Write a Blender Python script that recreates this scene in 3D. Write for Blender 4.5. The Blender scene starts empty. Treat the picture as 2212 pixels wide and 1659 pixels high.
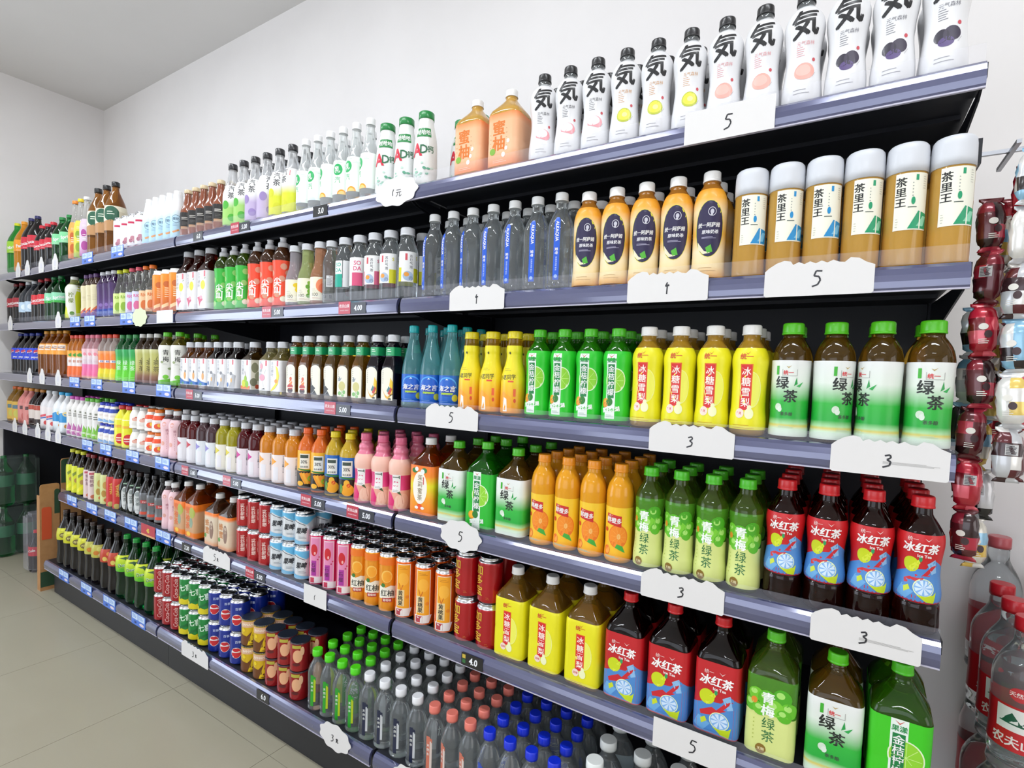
import bpy, bmesh, math, random
from mathutils import Vector, Matrix
from mathutils.geometry import tessellate_polygon
random.seed(7)
SC = bpy.context.scene
COL = SC.collection
PI = math.pi

# ------------------------------------------------------------------ camera
cam_d = bpy.data.cameras.new('camera'); cam = bpy.data.objects.new('camera', cam_d); COL.objects.link(cam)
yaw, pitch, roll = math.radians(31.847), math.radians(-2.835), math.radians(2.136)
fw = Vector((-math.sin(yaw)*math.cos(pitch), math.cos(yaw)*math.cos(pitch), math.sin(pitch)))
rt = Vector((math.cos(yaw), math.sin(yaw), 0)); up = rt.cross(fw)
r2 = rt*math.cos(roll) + up*math.sin(roll); u2 = -rt*math.sin(roll) + up*math.cos(roll)
m3 = Matrix((r2, u2, -fw)).transposed()
cam.matrix_world = Matrix.Translation((-0.1733, -1.0299, 1.2129)) @ m3.to_4x4()
cam_d.sensor_fit = 'HORIZONTAL'; cam_d.sensor_width = 36.0
cam_d.lens = 1128.594/2212*36.0
cam_d.shift_x = -12.127/2212; cam_d.shift_y = 38.239/2212
cam_d.clip_start = 0.02
SC.camera = cam

# ------------------------------------------------------------------ world, lights, exposure
W = bpy.data.worlds.new('sky'); SC.world = W; W.use_nodes = True
W.node_tree.nodes['Background'].inputs[0].default_value = (0.75, 0.85, 1.0, 1)
W.node_tree.nodes['Background'].inputs[1].default_value = 1.0
SC.view_settings.view_transform = 'Standard'; SC.view_settings.look = 'None'
SC.view_settings.gamma = 1.0; SC.view_settings.use_curve_mapping = False
SC.view_settings.exposure = -0.22
try:
    SC.cycles.use_light_tree = False          # only a handful of lamps: plain light sampling is quicker
except AttributeError:
    pass

def area(name, loc, rot, sx, sy, power, col=(1, 1, 1)):
    d = bpy.data.lights.new(name, 'AREA'); d.shape = 'RECTANGLE'; d.size = sx; d.size_y = sy
    d.energy = power; d.color = col
    o = bpy.data.objects.new(name, d); COL.objects.link(o); o.location = loc; o.rotation_euler = rot
    return o
# daylight coming in at the shop window on the right-hand wall and at the glass front behind the camera
area('window_daylight', (2.74, -1.7, 1.45), (0, math.radians(90), 0), 1.7, 1.9, 26, (1.0, 0.93, 0.88))
area('shopfront_daylight', (-0.9, -4.1, 1.35), (math.radians(90), 0, 0), 3.2, 2.0, 40, (0.90, 0.93, 1.0))
area('side_door_daylight', (-4.54, -2.15, 1.2), (0, math.radians(-90), 0), 2.1, 2.0, 55, (0.82, 0.90, 1.0))
TUBES = [(-3.2, -.8), (-1.45, -.8), (0.3, -.8), (-2.4, -2.9), (0.2, -2.9)]
TUBE_POWER = 14.5

# ------------------------------------------------------------------ materials
_M = {}
def srgb(h):
    h = h.lstrip('#'); v = [int(h[i:i+2], 16)/255 for i in (0, 2, 4)]
    return tuple((c/12.92 if c <= .04045 else ((c+.055)/1.055)**2.4) for c in v) + (1,)
def _pr(name):
    m = bpy.data.materials.new(name); m.use_nodes = True
    return m, m.node_tree.nodes['Principled BSDF'], m.node_tree
def mat(h, rough=.4, metal=0, coat=0, emit=0, alpha=1, spec=.5):
    k = ('m', h, rough, metal, coat, emit, alpha, spec)
    if k in _M: return _M[k]
    m, p, t = _pr('col_%s' % h.strip('#'))
    p.inputs['Base Color'].default_value = srgb(h); p.inputs['Roughness'].default_value = rough
    p.inputs['Metallic'].default_value = metal; p.inputs['Coat Weight'].default_value = coat
    p.inputs['Coat Roughness'].default_value = .08; p.inputs['Alpha'].default_value = alpha
    p.inputs['Specular IOR Level'].default_value = spec
    if emit:
        p.inputs['Emission Color'].default_value = srgb(h); p.inputs['Emission Strength'].default_value = emit
    _M[k] = m; return m
def ink(h):                       # printed film / paper
    return mat(h, .42, 0, .1)
def plastic(h):
    return mat(h, .32, 0, .15)
def liq(h, tr=.93, rough=.03):     # bottle filled with a tinted drink
    k = ('l', h, tr, rough)
    if k in _M: return _M[k]
    m, p, t = _pr('drink_%s' % h.strip('#'))
    p.inputs['Base Color'].default_value = srgb(h); p.inputs['Roughness'].default_value = rough
    p.inputs['Transmission Weight'].default_value = tr; p.inputs['IOR'].default_value = 1.34
    p.inputs['Coat Weight'].default_value = .2; p.inputs['Coat Roughness'].default_value = .02
    _M[k] = m; return m
def clearfilm(h, a):
    k = ('f', h, a)
    if k in _M: return _M[k]
    m, p, t = _pr('clear_%s' % h.strip('#'))
    p.inputs['Base Color'].default_value = srgb(h); p.inputs['Roughness'].default_value = .06
    p.inputs['Alpha'].default_value = a; p.inputs['Coat Weight'].default_value = .5
    _M[k] = m; return m
def grad(z0, z1, stops):           # printed colour blend up the height of a label (mm)
    k = ('g', z0, z1, tuple(stops))
    if k in _M: return _M[k]
    m, p, t = _pr('blend_%s' % stops[0][1].strip('#'))
    tc = t.nodes.new('ShaderNodeTexCoord'); sp = t.nodes.new('ShaderNodeSeparateXYZ'); mr = t.nodes.new('ShaderNodeMapRange')
    cr = t.nodes.new('ShaderNodeValToRGB')
    mr.inputs['From Min'].default_value = z0/1000; mr.inputs['From Max'].default_value = z1/1000
    t.links.new(tc.outputs['Object'], sp.inputs[0]); t.links.new(sp.outputs['Z'], mr.inputs['Value']); t.links.new(mr.outputs[0], cr.inputs[0])
    e = cr.color_ramp.elements
    while len(e) < len(stops): e.new(.5)
    for el, (pos, h) in zip(e, stops): el.position = pos; el.color = srgb(h)
    t.links.new(cr.outputs[0], p.inputs['Base Color'])
    p.inputs['Roughness'].default_value = .42; p.inputs['Coat Weight'].default_value = .1; p.inputs['Coat Roughness'].default_value = .08
    _M[k] = m; return m
def noisy(h1, h2, scale, rough=.8, bump=0.0, stretch=(1, 1, 1), detail=4, coat=0, metal=0):
    k = ('n', h1, h2, scale, rough, bump, stretch, coat, metal)
    if k in _M: return _M[k]
    m, p, t = _pr('surface_%s' % h1.strip('#'))
    tc = t.nodes.new('ShaderNodeTexCoord'); mp = t.nodes.new('ShaderNodeMapping'); n = t.nodes.new('ShaderNodeTexNoise'); cr = t.nodes.new('ShaderNodeValToRGB')
    mp.inputs['Scale'].default_value = stretch
    n.inputs['Scale'].default_value = scale; n.inputs['Detail'].default_value = detail
    t.links.new(tc.outputs['Object'], mp.inputs[0]); t.links.new(mp.outputs[0], n.inputs['Vector']); t.links.new(n.outputs['Fac'], cr.inputs[0])
    cr.color_ramp.elements[0].position = .3; cr.color_ramp.elements[0].color = srgb(h1)
    cr.color_ramp.elements[1].position = .7; cr.color_ramp.elements[1].color = srgb(h2)
    t.links.new(cr.outputs[0], p.inputs['Base Color']); p.inputs['Roughness'].default_value = rough
    p.inputs['Coat Weight'].default_value = coat; p.inputs['Coat Roughness'].default_value = .1; p.inputs['Metallic'].default_value = metal
    if bump:
        b = t.nodes.new('ShaderNodeBump'); b.inputs['Strength'].default_value = bump; b.inputs['Distance'].default_value = .002
        t.links.new(n.outputs['Fac'], b.inputs['Height']); t.links.new(b.outputs[0], p.inputs['Normal'])
    _M[k] = m; return m

# ------------------------------------------------------------------ mesh helpers
def mobj(name, me, parent=None, loc=None):
    o = bpy.data.objects.new(name, me); COL.objects.link(o)
    if parent: o.parent = parent
    if loc: o.location = loc
    return o
def mesh(name, vs, fs, mats, smooth=False, idx=None):
    me = bpy.data.meshes.new(name); me.from_pydata([tuple(v) for v in vs], [], fs)
    for m in (mats if isinstance(mats, (list, tuple)) else [mats]): me.materials.append(m)
    if idx: me.polygons.foreach_set('material_index', idx)
    if smooth: me.polygons.foreach_set('use_smooth', [True]*len(me.polygons))
    me.update(); return me
def boxv(x0, x1, y0, y1, z0, z1):
    return [(x0,y0,z0),(x1,y0,z0),(x1,y1,z0),(x0,y1,z0),(x0,y0,z1),(x1,y0,z1),(x1,y1,z1),(x0,y1,z1)]
BOXF = [(3,2,1,0),(4,5,6,7),(0,1,5,4),(1,2,6,5),(2,3,7,6),(3,0,4,7)]
def box(name, x0, x1, y0, y1, z0, z1, m, parent=None, bev=0):
    me = mesh(name, boxv(x0,x1,y0,y1,z0,z1), BOXF, m)
    if bev:
        bm = bmesh.new(); bm.from_mesh(me); bmesh.ops.bevel(bm, geom=bm.edges[:], offset=bev, segments=2, affect='EDGES'); bm.to_mesh(me); bm.free()
    return mobj(name, me, parent)
def extrude_x(name, prof, x0, x1, m, parent=None, smooth=False):   # closed (y,z) outline swept along x
    n = len(prof)
    vs = [(x0, y, z) for y, z in prof] + [(x1, y, z) for y, z in prof]
    fs = [(i, (i+1) % n, n+(i+1) % n, n+i) for i in range(n)] + [tuple(range(n))[::-1], tuple(range(n, 2*n))]
    return mobj(name, mesh(name, vs, fs, m, smooth), parent)
def plate(name, outline, th, m, parent=None, plane='xz'):           # polygon of (x,z) given thickness along y
    tri = tessellate_polygon([[Vector((a, b, 0)) for a, b in outline]]); n = len(outline)
    vs = [(a, 0, b) for a, b in outline] + [(a, th, b) for a, b in outline]
    fs = [tuple(t) for t in tri] + [tuple(i+n for i in t[::-1]) for t in tri] + [(i, (i+1) % n, n+(i+1) % n, n+i) for i in range(n)]
    me = mesh(name, vs, fs, m)
    bm = bmesh.new(); bm.from_mesh(me); bmesh.ops.recalc_face_normals(bm, faces=bm.faces[:]); bm.to_mesh(me); bm.free()
    return mobj(name, me, parent)
def tag(o, label, cat, group=None):
    o['label'] = label; o['category'] = cat
    if group: o['group'] = group
    return o
def structure(o):
    o['kind'] = 'structure'; return o
def empty(name, loc):
    o = bpy.data.objects.new(name, None); COL.objects.link(o); o.location = loc; o.empty_display_size = .02; return o
def copy_tree(o, parent=None):
    c = o.copy(); COL.objects.link(c); c.parent = parent
    for ch in list(KIDS.get(o.name, [])): 
        cc = copy_tree(ch, c); KIDS.setdefault(c.name, []).append(cc)
    return c
KIDS = {}
def kid(o, parent):
    o.parent = parent; KIDS.setdefault(parent.name, []).append(o); return o

# ------------------------------------------------------------------ print (lettering and flat artwork) on curved packaging
_T = {}
def text2d(s, off=.018):
    k = (s, off)
    if k in _T: return _T[k]
    c = bpy.data.curves.new('glyphs', 'FONT'); c.body = s; c.size = 1; c.resolution_u = 2; c.offset = off
    o = bpy.data.objects.new('glyphs', c); COL.objects.link(o)
    me = bpy.data.meshes.new_from_object(o.evaluated_get(bpy.context.evaluated_depsgraph_get()))
    vs = [(v.co.x, v.co.y) for v in me.vertices]; fs = [tuple(p.vertices) for p in me.polygons]
    bpy.data.objects.remove(o); bpy.data.curves.remove(c); bpy.data.meshes.remove(me)
    xs = [v[0] for v in vs] or [0]; ys = [v[1] for v in vs] or [0]
    cx, cy = (min(xs)+max(xs))/2, (min(ys)+max(ys))/2
    _T[k] = ([(x-cx, y-cy) for x, y in vs], fs, max(xs)-min(xs), max(ys)-min(ys)); return _T[k]
def R(u0, u1, z0, z1, c): return [([(u0,z0),(u1,z0),(u1,z1),(u0,z1)], [(0,1,2,3)], c)]
def E(u, z, a, b, c, n=20, t0=0, t1=360):
    full = (t1-t0) >= 360
    pts = [(u+a*math.cos(math.radians(t0+(t1-t0)*i/(n if full else n-1))), z+b*math.sin(math.radians(t0+(t1-t0)*i/(n if full else n-1)))) for i in range(n)]
    return [(pts, [tuple(range(n))], c)]
def P(pts, c):
    tri = tessellate_polygon([[Vector((a, b, 0)) for a, b in pts]])
    return [(pts, [tuple(t) for t in tri], c)]
def T(s, u, z, size, c, off=.018, sx=1, rot=0, shear=0):
    bold = off if any(ord(ch) > 0x2e80 for ch in s) else 0
    vs, fs, w, h = text2d(s, 0 if bold else off); cr, sr = math.cos(math.radians(rot)), math.sin(math.radians(rot))
    out = []
    for x, y in vs:
        x = x*size*sx + shear*y*size; y = y*size
        out.append((u + x*cr - y*sr, z + x*sr + y*cr))
    if bold >= .01:
        b = bold*size*.8
        return [([(a+p*b, e+q*b) for a, e in out], fs, c) for p, q in ((-1,-.6),(1,-.6),(-1,.6),(1,.6))]
    return [(out, fs, c)]
def V(s, u, ztop, size, c, gap=1.08, off=.018):
    o = []
    for i, ch in enumerate(s): o += T(ch, u, ztop - size*(.5+gap*i), size, c, off)
    return o
def LN(u0, u1, z0, z1, n, c, th=.8):                       # rows of tiny print
    o = []
    for i in range(n):
        z = z0 + (z1-z0)*i/max(1, n-1); k = .7+.3*((i*37) % 10)/10
        o += R(u0, u0+(u1-u0)*k, z-th/2, z+th/2, c)
    return o
def SK(pts, w, c):                                        # pen or brush stroke
    o = []
    for (a, b), (d, e) in zip(pts, pts[1:]):
        L = math.hypot(d-a, e-b) or 1; nx, ny = -(e-b)/L*w/2, (d-a)/L*w/2
        o.append(([(a+nx,b+ny),(a-nx,b-ny),(d-nx,e-ny),(d+nx,e+ny)], [(0,1,2,3)], c))
    return o
def art_mesh(name, prims, surf, du=6, dz=None, off0=.00058, step=.000012, urange=None, zrange=None):
    bm = bmesh.new(); mats = []; 
    for li, (pts, fs, c) in enumerate(prims):
        m = ink(c) if isinstance(c, str) else c
        if m not in mats: mats.append(m)
        mi = mats.index(m)
        vv = [bm.verts.new((x, z, li)) for x, z in pts]
        for f in fs:
            try: bm.faces.new([vv[i] for i in f]).material_index = mi
            except ValueError: pass
    us = [v.co.x for v in bm.verts]; zs = [v.co.y for v in bm.verts]
    def cut(lo, hi, d, ax):
        k = math.floor(lo/d)+1
        while k*d < hi:
            co = (k*d, 0, 0) if ax == 0 else (0, k*d, 0); no = (1, 0, 0) if ax == 0 else (0, 1, 0)
            bmesh.ops.bisect_plane(bm, geom=bm.verts[:]+bm.edges[:]+bm.faces[:], dist=1e-5, plane_co=co, plane_no=no); k += 1
    if du: cut(min(us), max(us), du, 0)
    if dz: cut(min(zs), max(zs), dz, 1)
    for v in bm.verts:
        u, z, l = v.co
        v.co = surf(u/1000, z/1000, off0+step*l)
    me = bpy.data.meshes.new(name); bm.normal_update(); bm.to_mesh(me); bm.free()
    for m in mats: me.materials.append(m)
    me.polygons.foreach_set('use_smooth', [True]*len(me.polygons)); me.update()
    return me

# ------------------------------------------------------------------ bottle and can shapes: fractions of height, fractions of radius
SHAPES = {
 'std':  [(0,.8),(.012,.93),(.035,1),(.3,1),(.6,1),(.68,.97),(.75,.84),(.81,.64),(.86,.47),(.88,.43),(1,.43)],
 'water':[(0,.8),(.015,.95),(.04,1),(.09,.96),(.12,1),(.3,.98),(.5,1),(.62,1),(.68,.93),(.75,.74),(.81,.52),(.85,.43),(1,.43)],
 'qi':   [(0,.8),(.015,.92),(.06,.97),(.17,.96),(.3,.88),(.41,.83),(.52,.88),(.63,.98),(.7,1),(.765,.93),(.82,.74),(.86,.52),(.875,.45),(1,.45)],
 'slim': [(0,.86),(.015,.96),(.04,1),(.3,1),(.48,1),(.54,.95),(.6,.82),(.68,.62),(.78,.5),(.87,.42),(1,.42)],
 'cone': [(0,.86),(.015,.96),(.05,1),(.08,.95),(.11,1),(.4,1),(.46,.99),(.58,.84),(.7,.64),(.8,.48),(.87,.4),(1,.4)],
 'ad':   [(0,.9),(.015,.97),(.05,1),(.14,.96),(.2,1),(.42,.96),(.55,.94),(.66,.88),(.75,.76),(.82,.66),(.86,.62),(1,.62)],
 'pear': [(0,.86),(.015,.96),(.05,1),(.15,1),(.2,.96),(.27,.93),(.45,.93),(.58,.95),(.66,1),(.72,.97),(.78,.82),(.84,.58),(.87,.47),(1,.47)],
 'gtea': [(0,.88),(.015,.97),(.05,1),(.13,.97),(.2,.95),(.5,.97),(.66,.99),(.72,.96),(.79,.84),(.85,.62),(.88,.5),(1,.5)],
 'vit':  [(0,.8),(.02,.94),(.06,1),(.3,1),(.64,1),(.7,.98),(.76,.88),(.81,.72),(.84,.58),(1,.56)],
 'pnut': [(0,.85),(.03,.98),(.08,1),(.25,.97),(.36,.9),(.45,.92),(.58,1),(.66,.94),(.72,.72),(.76,.6),(.8,.64),(.84,.58),(.87,.44),(1,.44)],
 'ice':  [(0,.9),(.015,.97),(.05,1),(.12,.98),(.21,.96),(.225,.9),(.24,.97),(.3,.98),(.42,.88),(.52,.9),(.62,.98),(.68,1),(.74,.93),(.82,.64),(.87,.44),(1,.44)],
 'boy':  [(0,.86),(.02,.97),(.06,1),(.3,1),(.42,.98),(.52,.88),(.6,.72),(.66,.63),(.72,.6),(.76,.64),(.82,.62),(.87,.58),(1,.58)],
 'nfc':  [(0,.86),(.02,.97),(.05,1),(.35,1),(.46,.98),(.54,.86),(.62,.68),(.7,.6),(.86,.57),(1,.57)],
 'soda': [(0,.86),(.02,.96),(.05,1),(.4,1),(.62,1),(.7,.93),(.77,.78),(.83,.62),(.86,.56),(1,.56)],
 'cyl':  [(0,.9),(.015,.98),(.04,1),(.2,1),(.4,1),(.7,1),(.78,1),(1,1)],
 'big':  [(0,.75),(.02,.92),(.06,1),(.2,.98),(.35,1),(.55,1),(.63,.96),(.72,.78),(.8,.54),(.86,.36),(.89,.31),(1,.31)],
 'dew':  [(0,.75),(.02,.92),(.06,1),(.15,1),(.28,.93),(.4,.95),(.5,1),(.58,1),(.66,.9),(.76,.62),(.84,.4),(.89,.34),(1,.34)],
 'sqL':  [(0,.9),(.015,.97),(.04,1),(.3,1),(.34,.992),(.38,1),(.66,1),(.69,.98),(.72,.93),(.86,.4),(.89,.34),(1,.34)],
 'sqs':  [(0,.92),(.02,.98),(.04,1),(.3,1),(.62,1),(.66,.98),(.72,.84),(.78,.66),(.83,.58),(1,.56)],
 'sqn':  [(0,.92),(.02,.98),(.04,1),(.3,1),(.53,1),(.6,.86),(.68,.68),(.7,.66),(.83,.66),(.85,.6),(.87,.58),(1,.58)],
 'can':  [(0,.72),(.02,.8),(.05,.95),(.075,1),(.4,1),(.88,1),(.92,.97),(.96,.86),(1,.85)],
 'slimcan':[(0,.72),(.012,.8),(.03,.95),(.05,1),(.4,1),(.92,1),(.95,.97),(.975,.88),(1,.87)],
 'ycan': [(0,.93),(.02,.98),(.05,1),(.5,1),(.95,1),(1,.99)],
}
MORPH = {'sqL': (.66, .88), 'sqs': (.66, .8), 'sqn': (.83, .88)}
def catmull(pts, sub=3):
    out = []
    for i in range(len(pts)-1):
        p0 = pts[max(0, i-1)]; p1 = pts[i]; p2 = pts[i+1]; p3 = pts[min(len(pts)-1, i+2)]
        for k in range(sub):
            t = k/sub
            z = p1[0] + (p2[0]-p1[0])*t
            m1 = (p2[1]-p0[1])/((p2[0]-p0[0]) or 1)*(p2[0]-p1[0]); m2 = (p3[1]-p1[1])/((p3[0]-p1[0]) or 1)*(p2[0]-p1[0])
            r = (2*t**3-3*t*t+1)*p1[1] + (t**3-2*t*t+t)*m1 + (-2*t**3+3*t*t)*p2[1] + (t**3-t*t)*m2
            out.append((z, r))
    out.append(pts[-1]); return out
class Sec:
    def __init__(s, kind='r', c=.28, d=1.0):
        s.k = kind; s.c = c; s.d = d
        s.per = 2*PI if kind == 'r' else 2*(2-2*c) + 2*(2*d-2*c) + 2*PI*c
    def at(s, a):                       # a: arc length round the unit section, 0 = front centre, + = towards +x
        if s.k == 'r': return math.sin(a), -math.cos(a)
        a %= s.per; c, d = s.c, s.d; q = PI*c/2
        segs = [(1-c, lambda t: (t, -d)), (q, lambda t: (1-c+c*math.sin(t/c), -d+c-c*math.cos(t/c))), (2*d-2*c, lambda t: (1, -d+c+t)),
                (q, lambda t: (1-c+c*math.cos(t/c), d-c+c*math.sin(t/c))), (2-2*c, lambda t: (1-c-t, d)), (q, lambda t: (-1+c-c*math.sin(t/c), d-c+c*math.cos(t/c))),
                (2*d-2*c, lambda t: (-1, d-c-t)), (q, lambda t: (-1+c-c*math.cos(t/c), -d+c-c*math.sin(t/c))), (1-c, lambda t: (-1+c+t, -d))]
        for L, f in segs:
            if a <= L+1e-9: return f(a)
            a -= L
        return 0, -d
class Shape:
    def __init__(s, kind, Rm, Hm, Hbody, sec):
        s.R = Rm/1000; s.H = Hm/1000; s.sec = sec; s.kind = kind
        s.prof = [(z*s.H, r*s.R) for z, r in catmull(SHAPES[kind]) if z*s.H < Hbody/1000 - 1e-4]
        last = [r for z, r in SHAPES[kind]][-1]*s.R
        s.prof.append((Hbody/1000, s.prof[-1][1]))
        s.mo = MORPH.get(kind)
    def r(s, z):
        p = s.prof
        if z <= p[0][0]: return p[0][1]
        for (a, ra), (b, rb) in zip(p, p[1:]):
            if z <= b: return ra + (rb-ra)*(z-a)/((b-a) or 1)
        return p[-1][1]
    def m(s, z):
        if s.sec.k == 'r': return 0
        if not s.mo: return 1
        a, b = s.mo[0]*s.H, s.mo[1]*s.H
        return 1 if z <= a else 0 if z >= b else 1-(z-a)/(b-a)
    def pt(s, t, z, off=0):
        r = s.r(z)+off; x, y = math.sin(2*PI*t), -math.cos(2*PI*t); m = s.m(z)
        if m:
            X, Y = s.sec.at(t*s.sec.per); x = x*(1-m)+X*m; y = y*(1-m)+Y*m
        return (x*r, y*r, z)
    def surf(s, u, z, off):
        return s.pt((u/s.R)/s.sec.per, z, off)
    def lathe(s, name, z0, z1, off, m, N=32, caps=True, t0=0, t1=1, opentop=False):
        zs = sorted(set([z0, z1] + [z for z, r in s.prof if z0 < z < z1]))
        closed = (t1-t0) >= 1; n = N if closed else N+1
        vs = [s.pt(t0+(t1-t0)*i/N, z, off) for z in zs for i in range(n)]
        fs = []
        for j in range(len(zs)-1):
            for i in range(N):
                a = j*n+i; b = j*n+(i+1) % n
                fs.append((a, b, b+n, a+n))
        if caps:
            fs.append(tuple(range(n))[::-1]); k = (len(zs)-1)*n
            if not opentop: fs.append(tuple(range(k, k+n)))
        me = mesh(name, vs, fs, m)
        me.polygons.foreach_set('use_smooth', [len(p.vertices) == 4 for p in me.polygons])
        return me
def cap_mesh(kind, r, h, m):
    r /= 1000; h /= 1000; N = 36
    if kind == 'plain':   prof = [(0,r*.99),(h*.25,r),(h*.9,r*.99),(h,r*.9),(h,0)]; rid = 0
    elif kind == 'sport': prof = [(0,r),(h*.42,r*.97),(h*.5,r*.9),(h*.56,r*.62),(h*.9,r*.55),(h*.94,r*.72),(h,r*.66),(h,0)]; rid = 0
    elif kind == 'dome':  prof = [(0,r),(h*.3,r*1.0),(h*.72,r*.985),(h*.9,r*.95),(h*.98,r*.85),(h,r*.7),(h*1.0,0)]; rid = 0
    else: prof = [(0,r*1.03),(h*.14,r*1.03),(h*.18,r*.98),(h*.22,r),(h*.84,r*.985),(h*.95,r*.94),(h,r*.84),(h,0)]; rid = r*.022
    vs = []; fs = []
    for j, (z, rr) in enumerate(prof[:-1]):
        for i in range(N):
            q = rr - (rid if (i % 2 and 3 <= j <= 4) else 0); a = 2*PI*i/N
            vs.append((q*math.sin(a), -q*math.cos(a), z))
    k = len(prof)-1
    for j in range(k-1):
        for i in range(N): fs.append((j*N+i, j*N+(i+1) % N, (j+1)*N+(i+1) % N, (j+1)*N+i))
    fs.append(tuple(range((k-1)*N, k*N))); fs.append(tuple(range(N))[::-1])
    me = mesh('cap', vs, fs, m); me.polygons.foreach_set('use_smooth', [len(p.vertices) == 4 for p in me.polygons]); return me
def can_lid(r, m):
    N = 32; r = r/1000*.87
    prof = [(-.0006,r*.99),(.0012,r*1.0),(.0022,r*.985),(.0022,r*.93),(-.0016,r*.88),(-.0022,r*.83),(-.0010,r*.80),(-.0010,r*.3)]
    vs = [(q*math.sin(2*PI*i/N), -q*math.cos(2*PI*i/N), z) for z, q in prof for i in range(N)]; fs = []
    for j in range(len(prof)-1):
        for i in range(N): fs.append((j*N+i, j*N+(i+1) % N, (j+1)*N+(i+1) % N, (j+1)*N+i))
    fs.append(tuple(range((len(prof)-1)*N, len(prof)*N)))
    me = mesh('lid', vs, fs, m); me.polygons.foreach_set('use_smooth', [True]*len(me.polygons)); return me
def can_tab(m):
    pts = [(.0045*math.sin(2*PI*i/12), .010*math.cos(2*PI*i/12)+.003) for i in range(12)]
    vs = [(x, y, .0002) for x, y in pts] + [(x, y, .0014) for x, y in pts]
    fs = [tuple(range(12))[::-1], tuple(range(12, 24))] + [(i, (i+1) % 12, 12+(i+1) % 12, 12+i) for i in range(12)]
    return mesh('tab', vs, fs, m)
ALU = mat('#d5d7db', .22, 1)

# ------------------------------------------------------------------ product catalogue (mm)
WHITE = '#ebeae8'; BLK = '#17171a'; GCAP = '#c9cbd0'
D = {}
def prod(key, name, desc, shape, Rm, H, cap, body, wraps=(), art=(), sec=('r',), du=6, dz=12, front=None, cat='bottle', extra=()):
    D[key] = dict(key=key, name=name, desc=desc, shape=shape, R=Rm*.974, H=H, cap=cap, body=body, wraps=list(wraps), art=list(art), sec=Sec(*sec), du=du, dz=dz, front=front, cat=cat, extra=list(extra))
SQ = ('s', .34, 1.0)
# drinks seen through the bottle
WATER = liq('#eaf0f2', .93, .02); MILKY = liq('#e9ecee', .55, .25); AMBER = liq('#e6b455', .45, .04); TEA = liq('#a8842e', .9); REDTEA = liq('#7a2410', .93); DARK = liq('#2a0d08', .8)
COLA = mat('#0b0504', .12, 0, .15, 0, 1, .4); SODAGR = liq('#0f9a3c', .93); ORNG = liq('#f3a11a', .55, .1); LIME = liq('#58c814', .8); CYAN = liq('#8fe0e6', .82)
PLUMG = liq('#8fae3c', .9)

# ---- top shelf
def qi(key, fruit, desc, tint):
    a = T('気', 0, 138, 50, BLK, .034, .95, 6, .12) + T('元气森林', 2, 104, 8, tint, .0) + LN(-14, 2, 98, 84, 5, tint, 1) + fruit + E(19, 76, 3.2, 3.2, '#c8505a') + SK([(16, 46), (22, 54)], .8, '#b8b8bc') + LN(-14, 14, 24, 18, 2, '#9a9aa0', 1)
    prod(key, 'sparkling_water_bottle', desc, 'qi', 33, 202, (15, 17, '#1c1c1f'), WATER, [(4, 172, mat('#e4e4e6', .35, 0, .3))], a, dz=8)
qi('qi_a', E(2,56,18,14,'#e79aa2',20,-60,200)+E(-1,60,15,10,'#e4e4e6'), 'white sparkling water bottle, pink arc', '#6a6a70')
qi('qi_b', E(2,56,17,15,'#b9c23a')+E(2,57,14,12,'#e9e24a')+E(3,57,6,5,'#f1ee9a'), 'white sparkling water bottle, lemon slice', '#d8a878')
qi('qi_c', E(2,56,18,15,'#f0a79b')+E(0,58,13,10,'#f2b8ad'), 'white sparkling water bottle, peach', '#e0a0a4')
qi('qi_d', E(-7,58,11,11,'#2d2838')+E(8,60,13,12,'#3a3346')+E(0,48,11,8,'#5a4a7c'), 'white sparkling water bottle, dark grapes', '#808088')
JU = liq('#e8913c', .75, .05)
prod('juhua', 'tea_bottle', 'square amber tea bottle, white cap', 'sqL', 43, 197, (15, 17, WHITE), AMBER, [(6, 128, grad(6,128,[(0,'#ee8a4a'),(.3,'#f0bd96'),(.85,'#f0b488'),(1,'#ef8640')]))],
     V('蜜柚', -6, 112, 36, '#d9731c', 1.0, .035) + LN(14, 18, 90, 40, 6, '#9a6a40') + LN(-30,-26,80,40,5,'#b06a30') + E(-22, 40, 8, 8, '#7fb03a') + E(8,30,5,6,'#f7f1e6')+E(15,44,4,5,'#f7f1e6')+E(20,60,4,5,'#f7f1e6') + LN(-20, 20, 18, 14, 2, '#f3e0cc'), SQ)
AD = R(-23, 23, 128, 152, '#12803a') + T('哇哈哈', 0, 140, 15, WHITE, .03) + T('A', -19, 94, 46, '#d0203c', .03) + T('D', 2, 95, 32, '#1f6a44') + T('钙', 21, 96, 19, '#1f6a44')
for i in range(14): AD += E(random.uniform(-28, 28), random.uniform(22, 62), random.uniform(2, 6), random.uniform(2, 4), random.choice(['#9ccbb4', '#bcdccc', '#5fa889', '#cfe6da']))
prod('ad', 'milk_drink_bottle', 'white calcium milk bottle, green cap', 'ad', 33, 200, (21, 20, '#15823c', 'plain'), mat('#e6e8e6', .35, 0, .3), [], AD)
def ruqi(key, o, desc):
    a = E(-12, 98, 15, 17, '#1fae5e') + T('乳', -13, 98, 20, WHITE, .03) + T('汽', -12, 68, 20, '#35b36a', .0) + LN(-24, 6, 122, 119, 2, '#9ab8a4') + LN(6,24,112,108,2,'#b8d8c4')
    if o: a += E(2, 26, 14, 14, '#f4a21a', 16, 0, 180) + E(2, 26, 10, 10, '#f9cf70', 14, 0, 180)
    else: a += E(-4, 26, 12, 10, '#dcebf5', 16, 0, 180)
    prod(key, 'soda_bottle', desc, 'slim', 28.6, 231, (13, 20, '#f3f4f5'), liq('#eef2f2', .75, .12), [(26, 126, ink('#eef8ef'))], a)
ruqi('ruqi_a', 0, 'clear milk soda bottle, pale label'); ruqi('ruqi_b', 1, 'clear milk soda bottle, orange slice')
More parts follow.
